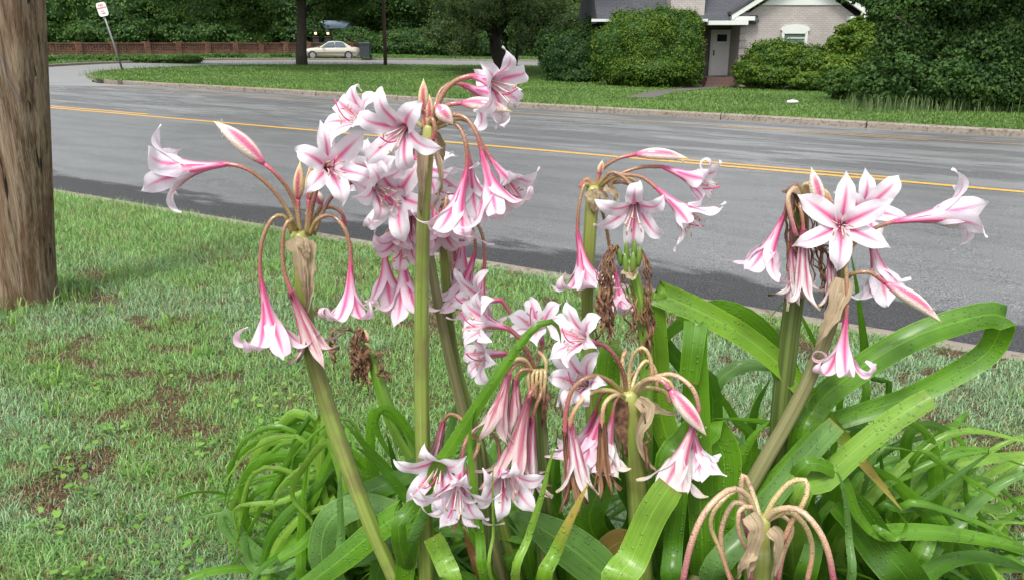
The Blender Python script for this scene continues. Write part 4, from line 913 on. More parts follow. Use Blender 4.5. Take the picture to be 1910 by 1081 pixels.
def stamens(base, ax, L, parent, pale=False, droop=.25):
    ax = ax.normalized(); up = Vector((0,0,1)); up = (up-ax*up.dot(ax)); up = up.normalized() if up.length > .05 else Vector((0,-1,0)); rt = ax.cross(up)
    mb = MB(); ma = MB()
    for k in range(6):
        ph = 2*PI*k/6+random.uniform(-.3, .3); R = up*math.cos(ph)+rt*math.sin(ph); l = L*random.uniform(.62, .82); pts = []
        for i in range(9):
            s = i/8; pts.append(base+ax*(.25*L+(l-.1*L)*.85*s)+R*(.002+.013*s**1.4)+Vector((0,0,-1))*(.016*s*s*(1-2.1*droop*s)))
        mb.tube(pts, [.0011]*7+[.0009, .0007], 6); e = pts[-1]; d = (R*.6+Vector((random.uniform(-.5,.5), 0, random.uniform(-.6,.6)))).normalized()
        ma.tube([e-d*.0045, e-d*.002, e+d*.002, e+d*.0045], [.0006, .0014, .0014, .0006], 6)
    o = mb.build('stamens', M['filament' if pale else 'filament_pale'], parent)
    ma.build('anthers', M['anther'], parent)
    mb = MB(); pts = [base+ax*(.25*L+L*.68*s)+up*(-.004-.024*s+.034*s**3)+rt*.006*s for s in [i/9 for i in range(10)]]
    mb.tube(pts, [.0011]*9+[.0014], 6); mb.build('pistil', M['style'], parent)
class Stalk:
    def __init__(s, label, Y, stem, mat='stem', top=None, n=26, capsules=0):
        s.Y = Y; pts = [px3(Y, (p[0], p[1], p[3] if len(p) > 3 else 0)) for p in stem]; rad = [p[2]/2/ppm(q) for p, q in zip(stem, pts)]
        d = (pts[-1]-pts[-2]).normalized(); k = 0
        if pts[-1].z > .02 and d.z < -.1:
            e = pts[-1]+d*(pts[-1].z/abs(d.z)); e.z = H(e.x, e.y)-.02; pts.append(e); rad.append(rad[-1]*1.15)
        s.t = thing('lily_stalk', label, 'flower stalk', pts[-1].copy(), 'flower stalks of the lily clump')
        pts = pts[::-1]; rad = rad[::-1]; C = cr(pts, n); cum = [0]
        for i in range(1, len(pts)): cum.append(cum[-1]+(pts[i]-pts[i-1]).length)
        rr = [float(np.interp(cum[-1]*i/(n-1), cum, rad)) for i in range(n)]
        # swollen node where the umbel starts
        C += [C[-1]+(C[-1]-C[-2]).normalized()*rr[-1]*.5]; rr += [rr[-1]*.62]
        mb = MB(); mb.tube(C, rr, 20, lobes=(5, .035)); mb.build('stem', M[mat], s.t); s.top = pts[-1]
    def ped(s, pts, parent, mat='ped', r=.0036, dr=5, r2=None):
        C = cr([px3(s.Y, p) for p in pts], 18) if len(pts) > 1 else None
        r2 = r2 or r*1.05; rr = [r*1.18-(r*.18)*min(1, i/5)+(r2-r)*i/17 for i in range(18)]
        mb = MB(); mb.tube(C, rr, 10); o = mb.build('pedicel', M[mat], parent)
        if dr: drops(C[5:], 'water_drops', o, dr, rad=r)
        return C
    def F(s, ped, aim, L=.108, op=24, curl=(70, 170), roll=None, mat='petal', pm='ped', st=True, W=.0155, wilt=0, dr=5, curls=None, pale=False, r=.0036, neck=.12, asym=0, lab=None):
        e = bpy.data.objects.new('flower', None); COL.objects.link(e); e.parent = s.t; e.empty_display_size = .02
        if lab: e['label'] = lab
        b = px3(s.Y, ped[-1]); a = px3(s.Y, aim); ax = a-b
        pp = [px3(s.Y, p) for p in ped]; n = 18
        roll = random.uniform(0, 60) if roll is None else roll
        C = cr([px3(s.Y, p) for p in ped]+[b+ax.normalized()*.012], 20); mb = MB(); mb.tube(C, [r*1.15-(r*.2)*min(1, i/6)+(r*.12)*max(0, (i-14)/5) for i in range(20)], 10)
        pdo = mb.build('pedicel', M[pm], e)
        if dr: drops(C[5:], 'water_drops', e, dr, rad=r)
        corolla(b-ax.normalized()*.003, ax, L, op, curl, roll, mat, e, W=W, wilt=wilt, curls=curls, neck=neck, asym=asym, name='petals')
        if st: stamens(b, ax, L, e, pale)
        return e
    def B(s, ped, tip, w, mat='bud', pm='ped', dr=10, r=.0034, lab=None, blunt=0):
        b = px3(s.Y, ped[-1]); a = px3(s.Y, tip); e = bpy.data.objects.new('bud', None); COL.objects.link(e); e.parent = s.t; e.empty_display_size = .02
        if len(ped) > 1: s.ped(ped, e, pm, r, dr=4 if dr else 0)
        rad = w*.41/ppm(b); n = 22; pts = []; rr = []; ax = a-b; sag = Vector((0,0,-1))*ax.length*.0
        for i in range(n+1):
            t = i/n; pts.append(b+ax*t+Vector((0,0,1))*ax.length*.04*math.sin(PI*t)*(1 if abs(ax.normalized().z) < .7 else 0))
            rr.append(max(.0007, r*(1-t)*.98+rad*math.sin(PI*min(1, t**.92))**.95*(1-.15*t) if t < 1 else .0007))
        mb = MB(); mb.tube(pts, rr, 18, lobes=(3, .05)); mb.build('bud_tepals', M[mat], e)
        if dr: drops(pts[3:-2], 'water_drops', e, dr, .0009, .0022, .65, rad*.85)
        return e
    def W_(s, ped, tip, L=.12, wid=.011, mat='petal_wilted', pm='ped', r=.0034, dr=4, op=5, curl=(5, 60), lab=None):
        """a closed, wilted flower hanging from its pedicel"""
        return s.F(ped, tip, L=L, op=op, curl=curl, mat=mat, pm=pm, st=False, W=wid, wilt=1, dr=dr, r=r, neck=.05)
    def spathe(s, pts, w, mat='bract', tw=0, n=16, name='spathe'):
        """papery bract: crumpled ribbon that narrows to its tip"""
        C = cr([px3(s.Y, p) for p in pts], n); mb = MB(); rows = []; ph = random.random()*9
        for i, c in enumerate(C):
            t = i/(n-1); T = (C[min(i+1, n-1)]-C[max(i-1, 0)]).normalized(); V = (c-Vector((0,0,EYE))).normalized(); S_ = T.cross(V).normalized(); N = S_.cross(T)
            a = tw*t; S2 = S_*math.cos(a)+N*math.sin(a); N2 = N*math.cos(a)-S_*math.sin(a); hw = w/2/ppm(c)*(1-t)**.65*(1 if t > .1 else .8+2*t)*(1+.5*mn.noise(Vector((t*6, ph, 0)))+.25*mn.noise(Vector((t*19, ph, 4))))+.0007
            rows.append([c+S2*hw*u+N2*(hw*.6*abs(u)**1.5*(-1)+.0028*mn.noise(Vector((u*2.5, t*9, ph)))+.0015*math.sin(u*9+t*11+ph))+T*(.010*mn.noise(Vector((u*3, ph, 2)))*t) for u in [j/4 for j in range(-4, 5)]])
        mb.grid(rows); return mb.build(name, M[mat], s.t)
    def strand(s, pts, w=4, mat='dried', name='dried_flower', end=1.0):
        """shrivelled brown flower: a thin twisted string that thickens where the petals were"""
        C = cr([px3(s.Y, p) for p in pts], 26); mb = MB(); rr = []; sd = random.random()*50
        for i in range(26):
            t = i/25; base = w*.29/ppm(C[i]); rr.append(base*(.55+.75*sm(t, .45, .7)*end)*(1+.45*mn.noise(Vector((t*9, sd, 3))))*(1 if t < .92 else .5))
        for i in range(2, 26): C[i] = C[i]+Vector((mn.noise(Vector((i*.3, sd, 1))), mn.noise(Vector((i*.3, sd, 5))), 0))*.014*min(1, i/8)
        mb.tube(C, rr, 9, lobes=(3, .35)); return mb.build(name, M[mat], s.t)

# ---- S1: left stalk
a = Stalk('lily stalk furthest left, leaning, with a side-facing flower and three hanging trumpets', 1.28, [(557,438,32), (561,480,30), (570,600,30), (592,700,31), (642,850,30,-.02), (692,980,28,-.04), (728,1062,27,-.05)])
a.F([(552,432), (540,398,.0), (505,350,-.01), (462,316,-.02), (424,306,-.02)], (330,318,-.03), L=.122, op=25, curls=[95,150,70,120,60,90], roll=10, W=.016, dr=9)
a.B([(560,432), (553,390), (535,350,-.01), (512,322,-.02), (493,306,-.02)], (398,226,-.03), 36, dr=14)
a.B([(560,430), (557,400), (556,372)], (560,300), 22, 'bud_young', dr=3)
a.B([(572,430), (574,400), (576,372)], (579,306), 17, 'bud_young', dr=3)
a.F([(574,435), (580,395,.0), (588,360,.0), (596,335,.02), (604,318,.03)], (634,300,-.06), L=.105, op=52, curls=[30,60,40,50,70,20], roll=8, pm='ped_dark', r=.0045)
a.F([(585,438), (600,400,.01), (618,368,.02), (640,348,.03), (676,334,.05)], (722,356,.0), L=.108, op=42, curls=[60,40,70,50,80,30], roll=35, pm='ped_dark')
a.F([(546,436), (530,404,-.01), (508,408,-.02), (490,445,-.03), (485,490,-.03), (487,522,-.03)], (512,640,-.04), L=.138, op=30, curls=[60,150,230,60,90,120], roll=20, mat='petal_blush', st=False, dr=10)
a.W_([(552,436), (545,410,-.02), (531,424,-.03), (527,465,-.03), (530,505,-.03), (542,540,-.03)], (588,650,-.03), L=.125, wid=.013, mat='petal_wilted', op=9, curl=(30,120), dr=8)
a.F([(578,438), (592,410,-.02), (618,402,-.02), (642,425,-.03), (653,462,-.03), (654,492,-.03)], (652,590,-.05), L=.125, op=33, curls=[60,170,110,60,140,100], roll=0, mat='petal_blush', st=False, dr=10)
a.ped([(572,430,.02), (590,398,.04), (615,386,.05), (636,396,.05), (645,420,.05)], a.t, 'ped', .0033)
a.B([(590,400,.03), (600,380,.04)], (585,352,.04), 20, 'bud', dr=0)
a.spathe([(545,446,-.022), (556,475,-.025), (566,520,-.024), (574,560,-.02)], 30); a.spathe([(572,448,-.015), (577,500,-.02), (573,560,-.02), (568,600,-.016)], 26, tw=.6)
a.spathe([(560,444,-.024), (568,462,-.026), (574,486,-.024)], 22)
# ---- S2: tall central stalk
a = Stalk('tallest lily stalk, thick upright green stem in the middle with buds at its very top', 1.25, [(800,238,22), (796,300,24), (790,400,25), (787,520,27), (786,700,28), (789,860,29), (793,1000,31)])
a.B([(795,232), (791,215), (790,206)], (790,147), 20, 'bud_young', dr=3); a.B([(802,234), (802,222)], (801,176), 15, 'bud_young', dr=2); a.B([(790,236), (793,224)], (794,196), 11, 'bud_young', dr=0)
a.B([(805,236), (810,215,-.01), (815,197,-.02)], (845,232,-.03), 32, 'bud', dr=5)
a.B([(806,236), (818,212,-.01), (836,196,-.02), (862,193,-.02)], (955,209,-.04), 30, 'bud', dr=9)
a.F([(802,236), (815,200,-.0), (830,170,.0), (852,150,.0), (882,142,.0)], (956,168,-.045), L=.098, op=48, curls=[60,40,50,40,40,90], roll=5, r=.0044)
a.F([(800,236,.01), (812,196,.03), (822,170,.04), (842,156,.05), (862,158,.06)], (905,178,.10), L=.112, op=40, curls=[120,40,50,60,90,70], roll=20, pm='ped', mat='petal')
a.F([(796,236), (792,216,.0), (785,204,-.01), (778,212,-.01), (773,226,-.01)], (735,252,-.075), L=.108, op=52, curls=[60,50,40,60,35,70], roll=12, pm='ped')
a.F([(790,238,.02), (770,225,.05), (740,232,.07), (705,246,.07)], (670,222,.04), L=.105, op=40, curls=[90,110,60,40,50,60], roll=5)
a.F([(806,240), (830,226,-.01), (855,236,-.02), (868,264,-.03), (871,296,-.03), (870,318,-.03)], (852,392,-.05), L=.112, op=26, curl=(50,120), mat='petal_blush', st=False, dr=8)
a.F([(808,238), (838,216,-.02), (868,220,-.03), (888,248,-.04), (898,282,-.04)], (920,362,-.06), L=.118, op=30, curl=(50,140), mat='petal_blush', st=False, dr=8)
a.F([(808,242,.02), (850,222,.06), (880,232,.09), (900,270,.10), (915,296,.10)], (955,348,.07), L=.10, op=38, curl=(60,150))
a.F([(806,242,.02), (850,230,.08), (868,262,.10), (876,300,.10)], (880,345,.12), L=.105, op=36, curl=(80,160))
a.F([(795,240,.04), (775,262,.09), (770,290,.10)], (815,335,.08), L=.11, op=38, curl=(30,90))
a.ped([(800,238,.0), (806,222,-.01), (812,240,-.015), (808,262,-.01)], a.t, 'ped', .004)
a.spathe([(790,262,-.015), (786,330,-.02), (784,400,-.018)], 22, tw=.4); a.spathe([(806,255,-.012), (816,300,-.015), (822,345,-.015), (806,392,-.01)], 14, tw=1.5); a.spathe([(800,245,.02), (822,268,.02), (826,300,.02)], 20)
for (dx, dy) in ((-6, -6), (4, -8), (9, -2)): a.B([(800+dx, 240)], (800+dx*1.6, 205+dy), 12, 'bud_young', dr=0)
# ---- S4: behind, its umbel at 770,430
a = Stalk('slim lily stalk standing right behind the tall central stalk, leaning left', 1.42, [(790,424,17), (800,470,17), (812,540,18), (832,640,19), (856,740,20), (880,840,21)], 'stem_dusky')
a.F([(785,424), (768,398,-.02), (762,380,-.03), (750,362,-.06)], (725,372,-.16), L=.115, op=55, curls=[50,30,60,40,70,50], roll=18, pm='ped_dark')
a.F([(785,426), (772,400), (765,385)], (772,425,-.06), L=.105, op=34, curl=(50,120), mat='petal_blush')
a.F([(786,428), (762,412,.0), (735,420,.0), (718,440,.0), (716,458,.0)], (724,545,.0), L=.125, op=24, curls=[160,60,90,120,50,70], mat='petal_blush', st=False, dr=6)
a.F([(786,430), (768,420,-.02), (752,432,-.03), (748,460,-.03)], (758,552,-.04), L=.13, op=23, curl=(50,130), mat='petal_blush', st=False, dr=6)
a.B([(790,424), (793,400)], (790,360), 14, 'bud_young', dr=0)
a.F([(786,426,.03), (770,395,.04), (745,330,.05), (735,318,.05)], (700,322,.0), L=.10, op=36, curl=(70,150))
a.F([(786,428), (775,412,-.02), (765,405,-.03)], (752,450,-.07), L=.105, op=34, curl=(60,150), mat='petal_blush')
a.F([(788,426,.01), (800,390,.02), (806,375,.02)], (815,420,.0), L=.10, op=30, curl=(60,160), mat='petal_blush', st=False)
# ---- S3
a = Stalk('slim lily stalk with trumpets hanging over the road kerb, just right of the tall stalk', 1.46, [(829,412,20), (828,450,19), (831,520,18), (840,620,19), (855,700,20), (885,800,21)])
a.B([(826,412), (822,395), (822,388)], (820,345), 18, 'bud_young', dr=2); a.B([(830,412), (834,398)], (838,352), 14, 'bud_young', dr=2)
a.F([(830,414), (845,400,.0), (858,408,.01), (862,430,.02)], (860,520,.03), L=.13, op=18, curl=(40,110), mat='petal_blush', st=False)
a.F([(832,414), (850,404,-.01), (876,418,-.02), (886,450,-.02), (886,472,-.02)], (862,545,-.02), L=.12, op=22, curls=[60,200,120,90,60,80], mat='petal_blush', st=False, dr=8)
a.F([(832,412), (852,400,-.02), (880,406,-.03), (899,436,-.04), (904,480,-.04), (903,498,-.04)], (893,560,-.05), L=.115, op=26, curl=(60,150), mat='petal_blush', st=False, dr=9)
a.W_([(826,415), (838,408,.02), (842,430,.03), (842,460,.03)], (850,520,.03), L=.10, wid=.011, mat='petal_blush')
a.F([(826,414,.0), (816,395,.02), (806,370,.03)], (800,330,.03), L=.10, op=42, curl=(40,90))
a.spathe([(836,418,-.01), (845,430,-.015), (838,470,-.015), (843,520,-.012)], 22, tw=1.0); a.spathe([(820,420,-.012), (815,440,-.015), (826,480,-.012)], 10)
for k in range(4): a.ped([(828,414), (822+k*5,402), (815+k*9,398+k*2), (806+k*13,400+k*4)], a.t, 'ped_pale', .003, dr=0)
# ---- S5: centre-left cluster
a = Stalk('short lily stalk in the middle with limp pink closed blooms and one flower facing left', 1.26, [(1000,700,25), (1004,760,27), (1010,850,30), (1016,980,32)], 'stem_dark')
a.F([(1000,700), (990,668,-.02), (970,632,-.03), (948,612,-.03)], (878,594,-.055), L=.096, op=38, curls=[50,30,60,40,50,70], roll=15, pm='ped_dark', r=.0042)
a.F([(998,702), (980,680,.02), (962,668,.04), (948,658,.04)], (890,662,.0), L=.098, op=34, curls=[40,60,60,70,50,60], roll=40)
a.F([(1000,700,.03), (985,670,.08), (960,600,.12), (935,560,.12)], (895,560,.10), L=.10, op=48, curl=(50,120))
a.F([(1004,700,.02), (1003,680,.05), (1008,655,.06), (1012,640,.07)], (1000,600,.05), L=.09, op=46, curl=(40,100), mat='petal')
a.W_([(998,704), (985,684,-.02), (965,678,-.04), (950,694,-.05)], (930,775,-.06), L=.108, wid=.019, op=15, curl=(5,40), dr=7)
a.W_([(999,704), (990,690,-.03), (972,690,-.04), (962,706,-.04)], (962,775,-.045), L=.085, wid=.014, op=8, curl=(5,40), dr=6)
a.W_([(1002,706), (1004,712,-.03), (996,722,-.05), (988,735,-.06)], (952,890,-.07), L=.155, wid=.018, mat='petal_wilted', op=16, curl=(20,90), dr=8)
a.W_([(1004,708), (1010,730,-.04), (1000,755,-.05), (993,775,-.05)], (985,880,-.05), L=.145, wid=.017, mat='petal_fading', op=10, curl=(20,90), dr=6)
a.ped([(998,702,.0), (980,672,-.03), (955,672,-.05), (940,690,-.06)], a.t, 'ped_pale', .0036, 5); a.ped([(1006,704), (1018,690,-.02), (1016,668,-.02), (1004,655,.0)], a.t, 'ped_pale', .003, 0)
for k in range(5): a.ped([(1000+k*2,706), (994+k*5,690,-.02), (985+k*8,700,-.03), (988+k*6,735+k*4,-.03)], a.t, 'ped_pale', .003, dr=0)
a.spathe([(1008,715,-.02), (1016,750,-.03), (1010,800,-.025)], 20, 'dried', tw=1)
# ---- S8: low flower heads at lower left
a = Stalk('lowest lily stalk at the bottom middle with drooping wide open blooms behind a leaf', 1.22, [(893,815,18), (900,860,20), (905,960,24), (906,1060,26)], 'stem_dark')
a.F([(890,818), (870,800,.0), (848,806,-.01), (838,828,-.02)], (815,880,-.08), L=.115, op=44, curl=(50,110), mat='petal', roll=10)
a.F([(892,820), (880,808,-.02), (868,824,-.04), (862,850,-.05)], (850,925,-.11), L=.12, op=44, curl=(50,100), mat='petal', roll=40)
a.F([(896,820), (912,806,.0), (928,822,.0), (932,848,-.01)], (945,905,-.08), L=.112, op=40, curl=(40,110), mat='petal')
a.F([(894,822), (890,840,-.02), (876,868,-.03)], (860,955,-.06), L=.122, op=34, curl=(50,120), mat='petal', roll=0)
a.W_([(886,818), (862,782,.03), (840,772,.05), (826,786,.06)], (812,852,.06), L=.08, wid=.010, dr=3)
# ---- S6: centre cluster
a = Stalk('stout green lily stalk in the centre with arching spent pedicels and brown shrivelled petals', 1.25, [(1172,735,36), (1176,780,38), (1184,860,38), (1192,960,40), (1196,1060,42)], 'stem')
a.F([(1168,733), (1164,700,-.01), (1148,665,-.02), (1128,644,-.02), (1112,640,-.02)], (1052,620,-.065), L=.090, op=44, curls=[20,40,30,50,40,60], roll=28, pm='ped_dark', r=.0042)
a.F([(1164,738,.03), (1150,722,.05), (1130,708,.05)], (1065,702,.02), L=.100, op=30, curls=[50,60,40,60,90,50], roll=0)
a.F([(1160,738,.02), (1135,730,.02), (1110,728,.01)], (1062,700,-.05), L=.10, op=36, curls=[50,60,60,90,60,50], roll=40)
a.W_([(1164,738), (1140,712,-.03), (1105,700,-.05), (1070,722,-.06), (1056,765,-.06), (1054,800,-.06)], (1072,915,-.06), L=.125, wid=.010, mat='petal_brown', pm='ped', r=.0042, op=6, dr=8)
a.W_([(1165,742), (1140,728,-.03), (1105,730,-.05), (1078,755,-.06), (1064,785,-.06)], (1080,880,-.07), L=.11, wid=.012, mat='petal_fading', pm='ped_pale', r=.0042, op=10, dr=8)
a.F([(1168,742), (1146,728,-.01), (1122,735,-.0), (1112,765,.0)], (1078,850,.01), L=.112, op=25, curl=(60,140), mat='petal_blush', st=False)
a.F([(1170,742), (1156,736,-.03), (1146,750,-.04), (1142,775,-.04)], (1128,862,-.04), L=.10, op=16, curl=(20,90), mat='petal_fading', st=False)
a.F([(1166,742), (1150,735,-.02), (1135,745,-.02), (1128,758,-.02)], (1096,850,-.02), L=.118, op=25, curl=(40,130), mat='petal_blush', st=False)
a.W_([(1168,744), (1148,736,-.04), (1128,752,-.06), (1123,785,-.06)], (1126,895,-.06), L=.115, wid=.008, mat='petal_brown', pm='ped_pale', r=.0040, op=3, dr=8)
a.B([(1184,730), (1205,708,-.03), (1232,708,-.05), (1250,726,-.06)], (1318,812,-.07), 34, 'bud', pm='ped_spent', r=.0042, dr=8)
a.F([(1186,732), (1215,706,-.02), (1255,698,-.03), (1290,722,-.05), (1303,758,-.05), (1298,780,-.05)], (1262,880,-.06), L=.135, op=19, curls=[30,60,40,80,50,60], mat='petal_fading', pm='ped_spent', r=.0042, st=False, dr=8)
a.F([(1284,784,-.03), (1292,800,-.03)], (1304,862,-.03), L=.085, op=26, curl=(30,110), mat='petal', st=False)
for q in ([(1172,730), (1174,690), (1182,660,-.01), (1200,648,-.02), (1214,672,-.02), (1216,712,-.02)], [(1166,732), (1160,700), (1162,665,.01), (1168,655,.02)], [(1178,730), (1196,712,-.02), (1225,704,-.03), (1248,712,-.04), (1262,742,-.04)],
          [(1176,728), (1190,690,.02), (1206,672,.03), (1222,690,.03), (1226,730,.03)], [(1182,732), (1208,722,.0), (1240,730,.0), (1250,752,.0)], [(1170,734), (1175,705,.02), (1190,690,.02)]):
    a.ped(q, a.t, 'ped_pale', .0034, 4)
a.spathe([(1188,745,-.025), (1208,765,-.03), (1190,810,-.035), (1205,860,-.03), (1232,885,-.03)], 30, 'bract', tw=1.2); a.spathe([(1160,745,-.02), (1156,790,-.02), (1168,850,-.02)], 32, 'dried', tw=.8); a.spathe([(1190,745,.0), (1225,765,.0), (1262,775,.0)], 22, 'bract', tw=1); a.spathe([(1152,742,-.01), (1150,800,-.012), (1160,850,-.01)], 20, 'bract', tw=-1)
a.strand([(1198,750,-.03), (1214,800,-.035), (1210,840,-.035), (1212,880,-.03)], 9)
# ---- S7
a = Stalk('lily stalk right of centre whose flowers arch over the yellow road line', 1.42, [(1107,352,27), (1103,400,25), (1098,480,23), (1096,580,23), (1100,700,24), (1110,860,26)])
a.B([(1112,345), (1122,318), (1150,297,-.01), (1186,288,-.01)], (1284,296,-.02), 24, 'bud', dr=9)
a.F([(1116,346), (1145,330,.0), (1190,313,.0), (1236,311,.0)], (1310,340,-.03), L=.118, op=31, curls=[150,60,70,50,60,40], roll=5, dr=9)
a.F([(1116,348), (1150,328,-.02), (1195,330,-.02), (1226,352,-.03)], (1272,392,-.05), L=.115, op=34, curl=(50,110), roll=25, dr=8)
a.F([(1114,348), (1140,322,-.02), (1168,335,-.03), (1184,360,-.04)], (1182,415,-.12), L=.112, op=50, curls=[90,40,30,40,50,60], roll=0, dr=6)
a.F([(1104,350), (1090,345,-.01), (1080,385,-.02), (1077,432,-.02)], (1092,520,-.03), L=.128, op=29, curls=[70,150,220,110,60,130], roll=0, mat='petal_blush', st=False, dr=9)
a.B([(1110,345), (1118,325)], (1124,298), 12, 'bud_young', dr=0)
a.ped([(1116,350,.01), (1150,340,.02), (1175,345,.02), (1190,375,.02), (1192,395,.02)], a.t, 'ped', .0034, 4); a.ped([(1116,350,.01), (1160,330,.02), (1190,345,.03), (1198,378,.03)], a.t, 'ped_pale', .0034, 4)
for q in ([(1110,352), (1095,335), (1082,350)], [(1112,350), (1128,335), (1140,345)]): a.ped(q, a.t, 'ped', .005, 0)
a.F([(1112,355,.04), (1130,420,.1), (1140,480,.12), (1148,505,.12)], (1158,560,.10), L=.10, op=28, curl=(40,120), mat='petal_blush', st=False)
a.spathe([(1100,355,-.018), (1108,375,-.02), (1106,395,-.015)], 30); a.spathe([(1116,352,-.02), (1130,372,-.02), (1126,395,-.02)], 14, tw=1); a.spathe([(1130,345,-.02), (1148,365,-.02), (1142,385,-.02)], 18, tw=1)
# ---- S9: gone to seed
a = Stalk('bright green lily stalk gone to seed, with green capsules and long dried brown strands', 1.33, [(1176,488,23), (1186,530,23), (1200,600,25), (1206,680,26), (1204,800,28)], 'stem_bright')
for i, (x, y, d) in enumerate(((1158,478,-.01), (1168,492,-.02), (1180,490,-.025), (1190,480,-.01), (1170,470,.0), (1182,466,.0))):
    b = px3(a.Y, (x, y+18, d)); tp = px3(a.Y, (x+(x-1176)*.3, y-20, d)); mb = MB(); mb.tube([b.lerp(tp, t) for t in (0,.15,.4,.7,.9,1)], [.002,.0042,.0052,.0046,.003,.001], 12, lobes=(3,.08)); mb.build('seed_capsule', M['capsule'], a.t)
for i in range(22):
    x0 = 1160+random.uniform(-4, 4); xe = 1128+random.uniform(-18, 18); ye = random.uniform(575, 640)
    a.strand([(x0,480), (x0-18,462+random.uniform(-6,8),-.02), (1136+random.uniform(-14,6),500,-.03), (1130+random.uniform(-14,10),550,-.03), (xe,ye,-.03)], random.uniform(5, 9))
for i in range(9):
    xe = 1205+random.uniform(-10, 14); a.strand([(1184,484), (1196,468+random.uniform(-5,8),-.01), (1206+random.uniform(-5,6),500,-.02), (1208+random.uniform(-8,8),570,-.02), (xe,random.uniform(620,690),-.02)], random.uniform(4, 7))
for i in range(4): a.strand([(1172,490), (1160,520,-.02), (1172+i*5,560,-.02), (1170+i*6,630,-.02)], 5)
a.spathe([(1165,500,-.02), (1180,515,-.025), (1190,500,-.02)], 20)
# ---- S10
a = Stalk('thick dark green lily stalk at the right with withered brown pedicels and one upright bud', 1.33, [(1494,366,30), (1492,440,32), (1484,540,35), (1470,650,36), (1458,760,37), (1450,900,38)], 'stem_dark')
a.F([(1494,362), (1484,345,-.01), (1472,360,-.02), (1466,390,-.02), (1462,402,-.02)], (1432,470,-.03), L=.108, op=23, curls=[60,60,140,90,50,60], mat='petal_blush', pm='ped_dark', st=False, dr=4)
a.B([(1500,365), (1520,372,-.03), (1530,385,-.04)], (1513,312,-.04), 28, 'bud', dr=8)
a.W_([(1500,364), (1492,380,-.03), (1496,402,-.04), (1498,425,-.04)], (1496,540,-.04), L=.125, wid=.012, mat='petal_fading', op=8, curl=(40,120), dr=4)
a.W_([(1496,364), (1480,350,-.02), (1476,400,-.03), (1476,460,-.03)], (1480,545,-.03), L=.09, wid=.010, mat='petal_fading', pm='ped_dark', op=8, curl=(10,60))
for i in range(9):
    a.strand([(1494,366), (1482-i*3+random.uniform(-4,6),342+i*2,-.01*(i%3)), (1476+i*4,380,-.03), (1470+i*8+random.uniform(-5,5),450,-.03), (1474+i*9,random.uniform(490,560),-.03)], random.uniform(5, 8), 'dried', end=.8)
for i in range(5): a.ped([(1496,366), (1500+i*4,345+i*2,-.01), (1516+i*6,346+i*3,-.02), (1524+i*7,370+i*3,-.02)], a.t, 'ped_pale', .0035, 2)
for i in range(6): a.ped([(1494,366), (1486-i*2,346+i*2,-.01*i), (1474-i*1,362+i*3,-.012*i), (1470+i*3,400+i*8,-.012*i)], a.t, 'ped_spent', .0034, 1)
# ---- S11
a = Stalk('slanting lily stalk at the right with a star-shaped bloom facing the camera', 1.27, [(1572,470,22), (1568,530,22), (1548,610,24), (1512,700,26), (1466,790,27), (1400,905,28)], 'stem_dusky')
a.F([(1570,468), (1566,440,.03), (1568,422,.04)], (1572,412,-.08), L=.104, op=66, curls=[5,15,10,35,5,10], roll=4, W=.0165, r=.004, pale=False, neck=.1)
a.F([(1574,468,.04), (1590,430,.08), (1600,400,.12)], (1632,378,.03), L=.105, op=50, curls=[30,60,90,60,50,40], roll=10)
a.F([(1576,470), (1598,450,.0), (1626,428,-.01), (1664,414,-.01)], (1765,400,-.02), L=.13, op=17, curls=[120,60,90,150,60,70], roll=0, dr=7)
a.B([(1578,520), (1592,510,-.02), (1622,508,-.03), (1652,528,-.03)], (1757,602,-.05), 30, 'bud', dr=12)
a.F([(1574,475,.04), (1600,440,.08), (1615,425,.10), (1622,440,.10)], (1642,520,.10), L=.12, op=22, curls=[60,90,130,60,90,60], mat='petal', st=False)
a.F([(1573,475,-.02), (1578,500,-.03), (1580,550,-.04), (1578,592,-.04)], (1568,690,-.05), L=.122, op=32, curls=[60,120,150,70,60,110], roll=0, mat='petal_blush', st=False, dr=6)
a.W_([(1570,470), (1555,462,-.01), (1550,480,-.01)], (1552,540,-.01), L=.08, wid=.008, mat='petal_fading')
for q in ([(1572,480), (1556,440,.02), (1556,420,.03)], [(1574,480), (1592,452,.02), (1606,420,.05)], [(1574,480), (1584,470,.01), (1600,440,.05)]): a.ped(q, a.t, 'ped_pale', .0045, 2)
for i in range(7): a.strand([(1568,470), (1556-i*4,458,.02), (1545-i*4,490,.02), (1535+i*3,540,.02), (1530+i*4,570+random.uniform(-20,15),.02)], 6)
a.spathe([(1574,520,-.03), (1562,560,-.035), (1545,600,-.035), (1522,640,-.03)], 36, tw=.3); a.spathe([(1560,525,-.025), (1556,570,-.03), (1548,612,-.03)], 24, tw=-.8); a.spathe([(1576,540,-.03), (1572,570,-.03), (1566,600,-.03)], 18, tw=.5)
